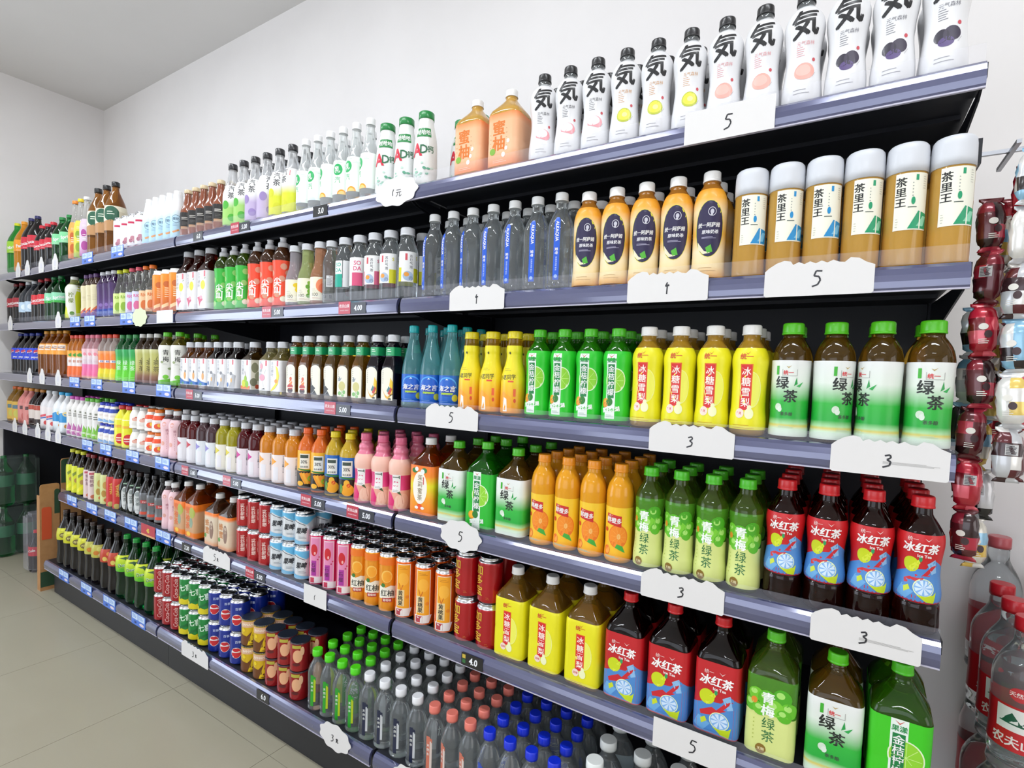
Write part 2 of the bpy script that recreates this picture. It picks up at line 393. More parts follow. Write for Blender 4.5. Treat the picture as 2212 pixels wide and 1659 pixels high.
def qc(key, c1, c2, desc):
    a = V('汽茶', 4, 148, 24, '#4a4a4e', 1.0) + E(-17, 78, 13, 15, c2) + E(6, 34, 13, 13, c2) + R(24, 28, 124, 142, '#c86a70')
    prod(key, 'tea_soda_bottle', desc, 'slim', 33, 230, (15, 21, '#26262a', 'plain'), liq('#e6e8ea', .7, .12), [(8, 150, grad(8, 150, [(0, c1), (.42, c1), (.62, '#ececea'), (1, '#efefee')]))], a)
qc('qc_g', '#a4d672', '#4fb53a', 'green dotted tea soda bottle'); qc('qc_p', '#c3b3d6', '#9a85bd', 'lilac dotted tea soda bottle'); qc('qc_y', '#dbe02e', '#d4d628', 'yellow tea soda bottle, black cap')
prod('brown', 'milk_tea_bottle', 'brown milk tea bottle, beige cap', 'slim', 28.5, 184, (14, 15, '#dcc8a2', 'plain'), mat('#8a4a30', .15, 0, .6), [(28, 92, ink('#1b1818'))], LN(-16,16,72,66,2,'#c9c4be',3)+LN(-14,14,54,44,3,'#8c8884')+P([(-20,28),(14,28),(24,60),(18,60),(8,38),(-20,38)],'#b9906e'))
prod('ltblue', 'yogurt_bottle', 'white yogurt bottle, pale blue label', 'ad', 28.8, 192, (15, 18, '#f4f5f6', 'plain'), mat('#f1f3f5', .35, 0, .2), [(4, 112, grad(4,112,[(0,'#b4d8ec'),(.7,'#bfe0f2'),(1,'#eaf3f8')]))], E(2,78,16,16,'#4a6a8a')+E(2,78,14.5,14.5,'#bfe0f2')+T('酸奶',2,78,12,'#3a5a7a')+LN(-10,12,58,50,3,'#5a7a98')+P([(-14,28),(12,38),(14,32),(-8,22)],'#e79a48'))
prod('wcan', 'drink_can', 'white can with red band', 'can', 32.5, 145, None, mat('#eceaf0', .3, 0, .3), [], R(-22,22,104,112,'#c8204e')+P([(18,112),(26,118),(24,104),(18,104)],'#c8204e')+E(0,40,10,12,'#c88a98')+E(-8,30,8,8,'#a85a70')+E(9,26,6,7,'#7a4a58'), cat='can')
prod('olive', 'vinegar_drink_bottle', 'small olive drink bottle, black cap', 'slim', 29, 239, (14, 18, BLK, 'plain'), liq('#b8a44a', .85), [(30,120,ink('#c8b46a'))], R(-16,16,60,100,'#7a2a3a'))
prod('bigtea', 'tea_bottle', 'tall amber tea bottle, green label', 'big', 45, 330, (16, 22, BLK, 'plain'), liq('#b3742a', .8), [(100, 214, ink('#e6dfc8'))], E(-4,178,34,34,'#1d5a40')+LN(-20,14,186,176,2,'#d8e0d0',4)+P([(-50,100),(50,100),(50,128),(0,150),(-50,140)],'#b98a5a')+R(28,52,130,190,'#d8cdb4'))
def flav(key, c1, c2, cc, desc):
    prod(key, 'juice_bottle', desc, 'slim', 32, 300, (15, 16, cc, 'plain'), liq('#f0f0ec', .9), [(10, 190, grad(10,190,[(0,c2),(.3,c1),(1,c1)]))], E(0,60,16,22,c2)+E(-4,120,12,18,c2)+LN(-10,12,160,150,3,'#ffffff')+LN(-8,10,112,92,3,'#ffffff',3))
flav('flav_o','#e9a54a','#c8642a','#f08a2a','tall orange flavour bottle, orange cap'); flav('flav_y','#d9d34a','#8aa82a','#f0d020','tall yellow flavour bottle, yellow cap'); flav('flav_w','#d8c4d8','#b04a9a','#eeeeee','tall lilac flavour bottle, white cap')
def cola(key, R_, H, capc, lab, desc, txt='Coca-Cola', body=None, sh='big'):
    z0, z1 = H*.40, H*.62
    prod(key, 'soda_bottle', desc, sh, R_, H, (14.5, 16, capc), body or COLA, [(z0, z1, ink(lab))], T(txt, 0, (z0+z1)/2, R_*.5, WHITE, .03, 1, 12) + LN(-R_*.5, R_*.5, z0+5, z0+9, 2, '#e8d8d8'))
cola('cola_a', 48, 304, '#2b2c66', '#cf2238', 'large cola bottle, navy cap'); cola('cola_b', 38, 236, '#d02236', '#cf2238', 'medium cola bottle, red cap')
cola('cola_c', 45, 240, '#7a1a22', '#a01626', 'dark cola bottle, deep red label'); cola('cola_d', 45, 240, '#b02430', '#d4202c', 'cola bottle, bright red label')
cola('lime2', 49, 305, '#d9de22', '#9ad02a', 'large green soda bottle, yellow cap', 'Mirinda', liq('#2fae3a', .8)); cola('oran2', 49, 300, '#f0a020', '#f39a1a', 'large orange soda bottle', 'Fanta', ORNG)
cola('spr2', 45, 250, '#14863c', '#7fd49a', 'green lemon soda bottle, pale label', 'Sprite', SODAGR)
# ---- second shelf
cola('spr1', 44, 240, '#0f6a34', '#8fd8b0', 'green lemon soda bottle, mint label', 'Sprite', SODAGR); D['spr1']['art'] += R(-44*3.1, 44*3.1, 96, 108, '#2fae3c')
prod('clrb', 'soda_bottle', 'grey clear bottle, icy label', 'big', 45, 238, (14, 16, '#cfd2d6'), liq('#6a6f7a', .8), [(60, 118, ink('#bcd4e8'))], E(0,90,22,16,'#e4f0f8')+LN(-20,20,76,70,2,'#7a9ab8'))
prod('ygrn', 'juice_bottle', 'lime and white juice bottle', 'pear', 40, 222, (17, 18, '#eff0ec'), liq('#d8dc8a', .7, .1), [(10, 180, ink('#e4e6d8'))], P([(20,10),(60,10),(60,180),(30,180),(14,120)],'#d2da1e')+P([(-60,10),(-10,10),(-26,60),(-60,90)],'#d6e01a')+V('柠檬',-4,140,26,'#7a8a3a')+E(2,34,10,10,'#5a8a2a'))
prod('cream', 'grape_drink_bottle', 'cream and purple bottle, purple cap', 'pear', 27.4, 215, (14, 18, '#4a1f5e'), liq('#8a6a5a', .8), [(8, 160, ink('#dcd2ac'))], P([(-70,8),(70,8),(70,60),(28,70),(-10,40),(-70,20)],'#6a3a8c')+P([(-26,30),(26,78),(26,66),(-20,22)],'#d0642a')+LN(-14,14,110,90,4,'#a89a74'))
prod('purp', 'grape_drink_bottle', 'dark purple bottle, silver cap', 'pear', 28.8, 215, (15, 16, GCAP), mat('#2c0f40', .12, 0, .6), [(40, 158, grad(40,158,[(0,'#6a4a94'),(.4,'#4a2468'),(1,'#3a1654')])), (8, 40, ink('#1f3f9c'))], E(-6,60,8,8,'#8a6ab4')+E(8,70,7,7,'#8a6ab4')+LN(-20,20,28,20,3,'#9ab4e8'))
def rio(key, cc, c1, c2, desc):
    prod(key, 'cocktail_bottle', desc, 'slim', 28.4, 211, (14, 16, cc, 'plain'), liq('#f3f3ee', .93), [(14, 104, ink(c1))], E(0,44,15,20,c2)+T('RIO',0,86,18,c2,.03)+LN(-14,14,24,20,2,c2), extra=[])
rio('rio_y','#cfd628','#d0e08a','#8ab02a','clear cocktail bottle, lime cap'); rio('rio_p','#d8566a','#cfd2ec','#d86a9a','clear cocktail bottle, pink cap'); rio('rio_o','#e07020','#e8c49a','#d8702a','clear cocktail bottle, orange cap')
prod('orcan', 'drink_can', 'orange can, white top', 'can', 33, 177, None, mat('#e8871a', .25, 0, .4), [(14, 160, grad(14,160,[(0,'#c85a18'),(.4,'#e07a1c'),(1,'#f0961e')]))], E(0,120,14,12,'#c8641a')+P([(-22,20),(22,40),(22,54),(-22,34)],'#f4d0a0')+LN(-8,12,104,70,5,'#f6dcb8',3)+E(14,144,4,5,'#2a1a10'), cat='can')
D['orcan']['lidc'] = mat('#eeeeea', .35)
prod('ballo', 'tea_bottle', 'white boxed red tea bottle, yellow balloon', 'sqs', 37, 240, (20, 22, '#b4b6ba'), REDTEA, [(10, 152, ink('#e4e2e4'))], R(16,26,128,150,'#d66a74')+E(10,98,15,17,'#e6da1e')+SK([(10,82),(6,60)],1,'#a0a0a0')+P([(-26,52),(2,58),(10,42),(-4,34),(-12,18),(-16,36)],'#cf5a7a')+E(-2,52,9,7,'#e8a4b4')+V('东方树叶',-16,148,15,'#b8b8bc',1.0)+P([(18,118),(26,126),(27,122)],'#6a8a4a'), SQ)
def spt(key, c1, c2, body, desc):
    a = []
    for i in range(9): a += E([-30,-8,16,34,-20,6,28,-34,12][i], [24,40,28,60,70,92,112,110,132][i], 11, 10, c2)
    a += V('尖叫', -10, 96, 30, '#f6f4f0', .95, .04) + E(10,26,9,9,'#e9e4c8')
    prod(key, 'fruit_tea_bottle', desc, 'pear', 33, 231, (16, 34, GCAP, 'sport'), body, [(4, 152, ink(c1))], a)
spt('spt_g','#2cb431','#8fc86a',liq('#6a8a2a',.85),'bright green sports cap bottle'); spt('spt_r','#ee4a26','#d99a80',liq('#8a5a3a',.85),'orange red sports cap bottle')
def nfc(key, body, fr, desc):
    prod(key, 'juice_bottle', desc, 'nfc', 31, 196, (19, 21, GCAP), body, [(12, 84, ink('#ece8d2'))], fr + T('100', -10, 30, 15, '#4a463c', .0) + LN(-22, -4, 46, 40, 2, '#8a8474') + LN(-20,10,20,18,2,'#c89a84'), sec=('r',))
nfc('nfc_l', liq('#d8d2da', .7, .1), E(12,66,12,8,'#e8c81e')+E(16,52,10,9,'#f0d020')+E(20,34,6,8,'#e8c81e'), 'pale juice bottle, yellow lemons')
nfc('nfc_g', liq('#d4e49a', .7, .1), E(14,70,6,6,'#7fae2e')+E(10,58,7,7,'#5f9a22')+E(16,44,8,8,'#74ae2a')+E(12,30,7,7,'#5f9a22'), 'pale green juice bottle, green fruit')
nfc('nfc_p', liq('#e8aa84', .7, .1), E(14,58,21,22,'#ee8a5c')+E(17,50,16,16,'#e46a44'), 'peach juice bottle, big peach')
prod('clr1', 'water_bottle', 'plain clear bottle with barcode', 'soda', 27, 192, (17, 19, GCAP), WATER, [], R(-8,12,50,84,'#d4d6d8')+LN(-6,10,80,54,10,'#6a6c70',1.2))
def soda(key, c, desc, typ):
    if typ == 0: a = R(-31,-4,46,84,c)+T('SO',-17,112,15,c)+T('DA',-17,96,15,c)+R(-31,-4,84,124,'#eef2f0')+T('SO',-17,112,15,c)+T('DA',-17,96,15,c)+R(-2,30,46,124,'#e8eaec')
    elif typ == 1: a = R(-30,30,46,128,'#eceaea')+R(-16,16,46,84,c)+T('SO',0,112,17,c)+T('DA',0,96,17,c)
    else: a = R(-30,30,46,128,'#edeeee')+R(12,30,46,84,c)+R(-30,-22,46,84,c)+R(-12,-6,104,122,'#d0505a')+V('苏打气泡', 4, 120, 9, '#6a6a70')+E(-4,62,14,13,'#a8bcd6')+E(-8,66,7,6,'#e89a3a')+E(4,56,6,6,'#8a9cb8')+T('S',22,112,13,c)
    prod(key, 'soda_water_bottle', desc, 'soda', 30.8, 196, (20, 22, GCAP), WATER, [], a)
soda('so_t','#12a890','clear soda bottle, teal block',0); soda('so_p','#d8507c','clear soda bottle, pink block',1); soda('so_q','#d05a80','clear soda bottle, pink edge',2); soda('so_y','#d4d020','clear soda bottle, yellow edge',2)
prod('alk', 'water_bottle', 'clear water bottle, blue stripe', 'water', 31.2, 220, (15, 19, '#eef0f1'), WATER, [], P([(-7,20),(7,20),(7,152),(4,160),(-4,160),(-7,152)],'#1557cf')+T('ALKAQUA',0,128,9.5,WHITE,.03,1,-90)+T('爱夸',0,84,8,WHITE,.02,1,-90)+T('饮用天然矿泉水',0,56,4.6,'#cfe0ff',.0,1,-90)+E(0,28,4,4,'#9ab8f0'))
ASW = grad(4, 172, [(0,'#e9a52c'),(.12,'#f2d9a0'),(.3,'#f3e2bc'),(.5,'#eeb84a'),(.75,'#f2dcae'),(.9,'#ecaa32'),(1,'#e89c22')])
prod('assam', 'milk_tea_bottle', 'golden milk tea bottle, navy label', 'gtea', 32.4, 211, (16.5, 20, '#f6f6f4'), liq('#d9913a', .6, .1), [(4, 174, ASW)],
     E(0,96,28,54,'#d8d23a',28)+E(0,96,27,53,'#221a44',28)+E(4,128,7.5,8.5,'#d8d8e0')+E(4,128,6.4,7.4,'#221a44')+E(4,128,3.4,4.6,'#c8c8d4')+T('统一阿萨姆',-1,103,10,WHITE,.02,.85,0,.12)+T('原味奶茶',2,90,8,'#f0f0f4',.02)+LN(-14,16,80,78,2,'#b8b4cc')+P([(-22,72),(-8,54),(4,50),(-10,48),(-20,58)],'#e8e0c0')+P([(-6,60),(4,66),(8,52),(-2,50)],'#4fae2e')+LN(-18,18,22,16,2,'#b88a30'))
def king(key, c, c2, desc):
    a = R(-21,28,58,148,'#efeede')+V('茶里王',-13,142,15.5,BLK,1.05,.03)+R(6,10,136,145,c)+LN(2,4,132,112,5,'#9aa09a',1.6)+LN(18,24,142,124,6,'#b8b8ae')+P([(-2,60),(28,60),(28,84),(12,88)],c)+P([(10,64),(22,64),(28,80),(20,80)],c2)+P([(14,60),(16,60),(16,88),(14,86)],'#efeede')+E(4,104,2.8,6,c)+SK([(-3,94),(9,94)],1.2,'#4a5a52')+LN(-18,-14,76,64,4,'#b0b0a4')
    prod(key, 'tea_bottle', desc, 'cyl', 28.8, 199, (29.2, 48, '#d3d6dc', 'dome'), AMBER, [], a, front=None)
king('king_b','#1f8ecb','#7cc4ea','amber tea bottle, blue-robe label'); king('king_g','#1f9a6a','#8fd6b4','amber tea bottle, green-robe label')
# ---- third shelf
prod('pepsi', 'soda_bottle', 'cola bottle, blue label', 'big', 46, 238, (15, 16, '#1c2f8c'), COLA, [(84, 150, ink('#1b3fd0'))], sum([E(u,128,13,13,WHITE)+E(u,128,13,13,'#c8203a',14,20,200)+E(u,128,13,13,'#1e3aa8',14,210,370) for u in (-32,0,32)],[])+T('pepsi',-10,98,16,WHITE)+R(14,22,88,106,'#d8dce4'))
prod('orng2', 'tea_bottle', 'large orange tea bottle', 'big', 43, 246, (15, 16, '#d8962a'), liq('#c8741a', .75), [(118, 176, ink('#f2a02a'))], R(-34,10,140,170,'#e8dcd0')+T('冰红茶',-12,155,14,'#5a4a6a')+R(20,36,124,172,'#f6b458'))
def sm(key, r, H, capc, body, wrap, a, desc, name='juice_bottle', sh='pear'):
    prod(key, name, desc, sh, r, H, (13.5, 17, capc), body, wrap, a)
sm('sm_or', 27, 218, '#d8402a', liq('#e88a1a',.6,.1), [(8,140,grad(8,140,[(0,'#e8641a'),(.4,'#e86a1a'),(.42,'#e4dcdc'),(.7,'#e8e0dc'),(.78,'#f0a020'),(1,'#f4a830')]))], P([(-20,118),(0,128),(20,116),(8,110),(-8,110)],'#3f9a2e')+T('鲜橙',0,86,16,'#c87a5a'), 'small orange juice bottle, red cap')
sm('sm_pk', 28.8, 218, '#e0708a', liq('#e8b0b8',.6,.1), [(8,150,grad(8,150,[(0,'#e8b48a'),(.1,'#e8689a'),(.45,'#e070a4'),(.5,'#d8ccd4'),(.75,'#e0d0d4'),(1,'#eab8c0')]))], E(-8,124,8,8,'#e88a9a')+E(9,120,8,8,'#e88a9a')+LN(-16,16,96,84,3,'#c88aa4'), 'small pink peach juice bottle')
sm('sm_oy', 29, 218, '#e0442a', liq('#e0d0c8',.7,.1), [(8,140,grad(8,140,[(0,'#d8d018'),(.35,'#e0d420'),(.4,'#ee7a18'),(.8,'#f07a1a'),(1,'#f0a86a')]))], E(0,112,15,15,'#f08a2a')+R(-22,22,86,97,'#e4e8f0')+T('果粒橙',0,91.5,9,'#2a4aa0',.02)+P([(-24,40),(-12,64),(0,46),(12,66),(24,42),(24,34),(-24,34)],'#e6d41c'), 'small orange pulp juice bottle')
sm('sm_gr', 31, 215, '#2a8a44', liq('#1f9a4a',.85), [(8,148,grad(8,148,[(0,'#62d21c'),(.5,'#58c81c'),(.8,'#1fa048'),(1,'#2aa85a')]))], P([(6,30),(18,30),(12,120)],'#b4e81c')+V('绿茶',-10,100,22,'#d8f0d8')+LN(-16,14,24,18,2,'#e8f8d8'), 'small emerald green tea bottle', 'tea_bottle')
sm('sm_br', 31, 217, '#dcdcd8', liq('#6a4a2a',.85), [(8,150,grad(8,150,[(0,'#6a3a30'),(.2,'#8a6048'),(.4,'#b4ac5a'),(.85,'#bcbc6a'),(1,'#d0d09a')]))], V('茶茶',4,106,24,'#3a2a1a',1.1,.0)+SK([(10,120),(4,108),(12,100)],2,'#4a4a20'), 'small olive brown tea bottle', 'tea_bottle')
prod('qm', 'tea_bottle', 'white green plum tea bottle', 'pear', 34, 222, (16, 18, '#5cc41e'), liq('#a89a3a',.85), [(18,168,ink('#e6e6de')),(6,18,ink('#63b52a'))], V('青梅',2,150,24,'#3a3c34',1.15)+E(18,72,9,5,'#8a9a6a')+E(-14,98,7,5,'#9aa67a')+E(2,38,11,9,'#6fc22c')+P([(-110,18),(110,18),(110,28),(60,22),(20,32),(-30,22),(-110,30)],'#6abf2e')+LN(-10,10,92,88,2,'#8a8a80'))
def wb(key, a, body, desc, r=31, wcol='#e4e4e6'):
    prod(key, 'herbal_tea_bottle', desc, 'sqs', r, 180, (18.5, 21, '#c4c6cb'), body, [(14, 117, ink(wcol))], R(10,19,98,116,'#d4606c')+V('东方树叶',-14,114,13,'#b4b6bc',1.0)+LN(-22,-10,58,48,3,'#c4c6ca')+a, ('s',.25,1.0))
wb('wb_a', P([(-96,34),(-60,30),(-31,44),(0,30),(31,26),(60,40),(96,34),(96,16),(-96,16)],'#1c66b4')+E(10,50,8,14,'#e0a050')+E(12,66,4,5,'#6a5a4a')+E(-4,20,8,5,'#2a8a6a'), liq('#a05a1e',.9), 'white boxed tea bottle, blue wave')
wb('wb_b', P([(-10,14),(24,14),(30,60),(12,66),(4,40)],'#a8a8ac')+E(4,66,8,6,'#7a7a80')+E(6,42,5,8,'#e0a850')+E(-16,26,5,8,'#3a6ab0'), liq('#2a0f14',.9), 'white boxed tea bottle, grey sketch')
wb('wb_c', R(-31,31,14,26,'#e07a2c')+E(-8,34,12,13,'#cfd81c')+E(14,32,11,12,'#8ac42a')+E(4,50,9,12,'#9ac62c')+SK([(2,62),(0,76)],2,'#8a6a5a')+R(36,92,14,117,'#ded8c4')+E(48,90,12,18,'#8a8a6a')+E(60,60,12,16,'#9a9a7a')+E(44,40,12,14,'#7a7a60')+E(56,24,7,8,'#c05030'), liq('#6a4a1a',.9), 'wide boxed tea bottle, green fruit', 36)
wb('wb_d', E(-10,96,7,10,'#e09aa8')+E(-6,58,14,11,'#e29aae')+SK([(4,70),(14,86)],.8,'#a0a0a0')+SK([(-4,46),(2,26)],.8,'#a0a0a0')+P([(-10,18),(6,24),(8,18)],'#5a5a5a'), liq('#d8cc8a',.9), 'white boxed tea bottle, pink petals')
wb('wb_e', P([(4,100),(16,92),(24,66),(18,40),(0,22),(-24,12),(-16,22),(4,40),(10,62),(8,84)],'#e6d81e')+E(8,48,9,7,'#e8962a'), liq('#c8b86a',.9), 'white boxed tea bottle, yellow crescent')
def gn(key, a, body, desc):
    arch = P([(-22,14),(22,14),(22,92)]+[(22*math.cos(t*PI/8), 92+14*math.sin(t*PI/8)) for t in range(1,8)]+[(-22,92)], '#e8e4d2')
    a = [([(max(-22, min(22, u)), z) for u, z in pts], fs, c) for pts, fs, c in a]
    prod(key, 'herbal_tea_bottle', desc, 'sqn', 24.5, 198, (17.5, 20, '#c2c4c8'), body, [(139, 163, ink('#159a5e'))], arch+LN(-16,-12,96,62,7,'#a8a89a',3)+a+LN(-12,12,156,151,2,'#cfe8d4',2.4)+LN(-10,10,144,142,2,'#7fd0a8'), ('s',.22,1.0))
gn('gn_a', E(0,22,13,9,'#3a1a26')+E(0,34,14,9,'#b8282a')+SK([(-14,30),(14,32)],2,'#e8e4d2')+E(2,48,8,8,'#e8762a')+E(2,60,6,6,'#d0502a')+SK([(-8,44),(10,54)],2,'#e8e4d2')+SK([(2,72),(10,74)],.8,'#6a6a60'), liq('#c8802a',.9), 'green-collar tea bottle, red stacked fruit')
gn('gn_b', P([(-22,14),(10,14),(-4,30),(2,34),(-12,44),(-22,40)],'#2a2c30')+P([(-22,40),(-14,44),(-18,64),(-22,66)],'#3a3c40')+SK([(-14,18),(-2,28)],1.5,'#9aa0a4'), liq('#b08a3a',.9), 'green-collar tea bottle, dark pine')
gn('gn_c', E(0,46,14,14,'#c9c27a')+SK([(0,32),(0,16)],1.5,'#5a8a4a')+E(-9,24,7,6,'#7fb86a')+E(9,28,6,6,'#7fb86a')+E(4,18,6,4,'#8fc47a')+P([(-16,62),(-10,76),(-6,68),(0,72),(-8,60)],'#8a949a'), liq('#c8962a',.9), 'green-collar tea bottle, pale flower')
gn('gn_d', P([(22,30),(22,66),(14,78),(10,56)],'#e8c02a')+P([(4,34),(16,52),(22,44),(12,28)],'#c03a24')+P([(0,40),(8,54),(14,48),(6,36)],'#4a7a80')+P([(-18,48),(-6,30),(4,24),(22,38),(22,32),(6,16),(-4,22)],'#e0ac3a')+P([(8,24),(22,36),(22,30)],'#1c1a1a')+E(12,18,6,3,'#3a3a2a'), liq('#2a1030',.9), 'green-collar tea bottle, dark plum drink')
prod('sea', 'lemon_drink_bottle', 'cyan sea lemon bottle, teal cap', 'cone', 31.5, 223, (13.5, 20, '#16a9ae'), CYAN, [(14, 90, ink('#1462c4'))], E(0,62,27,24,'#4aa4ee',24)+E(0,60,25,22,'#1560c8',24)+E(0,56,26,20,'#0c3ca0',22,180,360)+T('海之言',0,56,16,WHITE,.03,1,0,.2)+R(-16,16,40,45,'#a8c83a')+E(22,32,8,9,'#c8cc3a')+LN(-20,14,22,18,2,'#9ac4f4')+P([(0,82),(-4,78),(4,78)],'#d8ecff'))
prod('boy', 'iced_tea_bottle', 'yellow iced tea bottle, yellow cap', 'boy', 31.5, 203, (18.5, 18, '#ead81c'), liq('#d8a81e',.8), [(6, 168, grad(6,168,[(0,'#e89018'),(.3,'#f0b41c'),(.5,'#eed61e'),(1,'#e6dc1c')]))], T('小茗同学',0,92,13,'#4a4a1a',.02,.9,4)+R(4,18,80,84,'#e0502a')+E(0,150,4,3,'#4a4a20')+LN(-12,12,112,108,2,'#a89a2a')+P([(-26,10),(16,10),(12,44),(-8,58),(-24,40)],'#f0a21c')+P([(-8,10),(4,10),(2,40),(-6,44)],'#f4efe6')+R(18,24,46,64,'#e8663a')+E(22,36,3,5,'#d8502a'))
LIMEA = R(-13,9,12,150,'#e6efe8')+E(8,94,23,26,'#dff0c8',26)+E(8,94,21,24,'#8ed02e',26)+sum([SK([(8,94),(8+19*math.cos(k*PI/4),94+22*math.sin(k*PI/4))],.8,'#c8ec8a') for k in range(8)],[])+R(-10,6,56,128,'#0c7a3c')+V('金桔柠檬',-2,126,15.5,WHITE,1.06,.02)+T('果漾',-2,136,10,'#138a44',.03)+P([(-8,148),(-2,144),(4,149),(-2,142)],'#d03a2a')+E(-14,46,9,10,'#e08a1c')+E(-13,47,7.5,8.5,'#f6b024')+E(-4,48,8,9,'#2a7a2c')+T('重出江湖',0,32,11,'#f2f8f2',.04,.9,8)+LN(-10,8,20,17,2,'#8aa894')
prod('lime', 'lime_juice_bottle', 'green kumquat lime juice bottle', 'pear', 32, 206, (15.5, 18, '#4fc425'), liq('#3fae1c',.8), [(8, 156, ink('#24c42a'))], LIMEA)
PEARA = E(8,86,20,34,'#eef0a0',22)+E(8,86,19,33,'#ecec5c',22)+R(-12,10,50,134,'#e0601c')+R(-10,8,48,132,'#d41f26')+V('冰糖雪梨',-1,129,17.5,'#f8f0e8',1.1,.015)+T('统一',-2,148,12,'#cf4a2a',.03)+P([(-5,156),(0,153),(5,158),(0,151)],'#d06a2a')+E(-10,42,8,9,'#f0d8cc')+T('润喉',-10,42,6,'#c83a3a')+E(7,42,8,10,'#eef0c0')+E(7,53,4,5,'#eef0c0')+LN(-22,20,20,15,2,'#c8901c')
prod('pear', 'pear_juice_bottle', 'yellow rock sugar pear bottle', 'pear', 32.8, 208, (17, 19, '#f6f5f2'), liq('#d8a83a',.6), [(12, 164, ink('#e9e21a'))], PEARA)
GTW = lambda a, b: grad(a, b, [(0,'#dfe9de'),(.1,'#cfe6cc'),(.14,'#d8c860'),(.17,'#a8d8a0'),(.24,'#1fa83a'),(.46,'#2db23c'),(.72,'#dfe8dd'),(1,'#e4e6e4')])
GTA = T('绿',-10,102,24,'#1c231e',.03)+T('茶',5,78,24,'#1c231e',.03)+P([(10,96),(14,112),(16,100)],'#1f9a44')+P([(14,96),(26,104),(20,94)],'#2aa84c')+R(-10,14,114,114.8,'#a8a8a4')+R(-10,-9.2,114,126,'#a8a8a4')+R(14,14.8,114,126,'#a8a8a4')+T('统一',0,120,8.5,'#d8343c',.03)+P([(-4,132),(0,130),(5,133),(0,128)],'#b89a4a')+R(-21,-16,116,132,'#3cae2c')+E(-15,58,6,6.5,'#cfe0cc')+E(-12,54,4,5,'#dce8da')+T('茶多酚',0,46,7,'#3a4a3c',.02)+LN(-12,14,24,22,2,'#bfd8bc')
def gt(key, z0, z1, art, desc, sh, R_, H, capv, sec, k=1.0, dz0=0):
    A = [([(u*k, z*k+dz0) for u, z in pts], fs, c) for pts, fs, c in art]
    prod(key, 'green_tea_bottle', desc, sh, R_, H, capv, TEA, [(z0, z1, GTW(z0, z1))], A, sec)
gt('gtea', 6, 142, GTA, 'green tea bottle, gradient label', 'gtea', 33, 210, (18, 21, '#58c81e'), ('r',))
# ---- fourth shelf
def sqL(key, H, capc, body, wrap, a, desc, name, R_=42, z1=142):
    prod(key, name, desc, 'sqL', R_, H, (15.5, 18, capc), body, [(10, z1, wrap)], a, SQ)
def scaled(art, k, dz=0, du=0): return [([(u*k+du, z*k+dz) for u, z in pts], fs, c) for pts, fs, c in art]
sqL('moli', 214, WHITE, liq('#c8641a',.9), grad(10,142,[(0,'#ee7a14'),(.35,'#f0a01c'),(.6,'#e8dc1e'),(.8,'#f0861c'),(1,'#ee7418')]), E(0,82,24,44,'#f2ece0',26)+V('茉莉蜜茶',0,118,17,'#8a7a5a',1.05)+R(10,13,92,112,'#d04a4a')+E(-18,128,9,7,'#2f7a3a')+E(14,130,9,7,'#2f7a3a')+E(-12,132,6,6,WHITE)+E(8,126,7,7,WHITE)+E(0,30,10,8,'#e8501c')+E(-10,28,6,4,WHITE)+E(10,28,6,4,WHITE)+LN(-16,16,16,13,2,'#b84a10'), 'square orange jasmine tea bottle', 'jasmine_tea_bottle')
gt('gteaL', 8, 144, GTA, 'square green tea bottle', 'sqL', 42, 215, (15.5, 18, '#4fc222'), SQ, 1.0, 2)
sqL('limeL', 222, '#4fc425', liq('#2fa01c',.85), ink('#22b42c'), scaled(LIMEA,1.05,-8), 'square kumquat lime bottle', 'lime_juice_bottle', 42, 146)
prod('ora', 'orange_juice_bottle', 'orange juice bottle, orange cap', 'gtea', 30.8, 211, (15.5, 18, '#f59a1e'), liq('#f2a824', .2, .12), [(8, 120, grad(8,120,[(0,'#ee9a18'),(.15,'#f2b81c'),(.6,'#f4c224'),(1,'#f2c82c')]))], E(9,58,22,25,'#e8741a',26)+E(9,58,20,23,'#f08a1e',26)+E(11,58,4,6,'#f6c070')+sum([SK([(11,58),(11+17*math.cos(t*PI/5),58+20*math.sin(t*PI/5))],.6,'#f4a84a') for t in range(10)],[])+P([(-18,84),(16,78),(16,102),(-18,106)],'#c82a24')+T('鲜橙多',-1,92,13,WHITE,.03,.9,-5)+T('统一',-8,102,5,'#f4d0c0')+E(-16,26,8,10,'#e8641c')+E(-15,26,6,8,'#f6a03a')+P([(4,34),(26,24),(20,38),(8,42)],'#3fa83a')+LN(-20,16,14,12,2,'#8ac8b8')+E(-20,70,5,5,'#d03a24'))
def plum(key, sh, R_, H, capv, sec, desc, k=1.0, zf=84, z1=150):
    a = []
    for u, z, r, c in ((-24,116,12,'#6fc22a'),(-6,112,15,'#58b422'),(18,120,15,'#4aa81e'),(30,100,14,'#68c02a'),(-30,96,13,'#58b422'),(6,98,15,'#7acc34'),(22,88,12,'#5ab622'),(-16,90,12,'#66be28')):
        a += E(u,z,r,r,c) + E(u-3,z+4,r*.45,r*.4,'#a8e070')
    a += E(-26,104,5,6,'#e08a2a')+V('青梅',-4,124,22,'#f2f6f0',1.05,.04)+V('绿茶',-2,78,22,'#176a34',1.05,.0)+E(-12,18,8.5,9,'#8a6a22')+T('无糖',-12,18,6,'#e8dcb0')+LN(-26,-24,70,34,6,'#a8b84a',2)
    a = [([(u*k, z*k) for u, z in pts], fs, c) for pts, fs, c in a]
    prod(key, 'plum_tea_bottle', desc, sh, R_, H, capv, PLUMG, [(8, zf*k, ink('#d6e08a')), (zf*k, z1*k, clearfilm('#5aa82a', .55))], a, sec)
plum('plum', 'vit', 31, 212, (15.5, 18, '#4fc425'), ('r',), 'green plum tea bottle')
D['plum']['shape'] = 'pear'
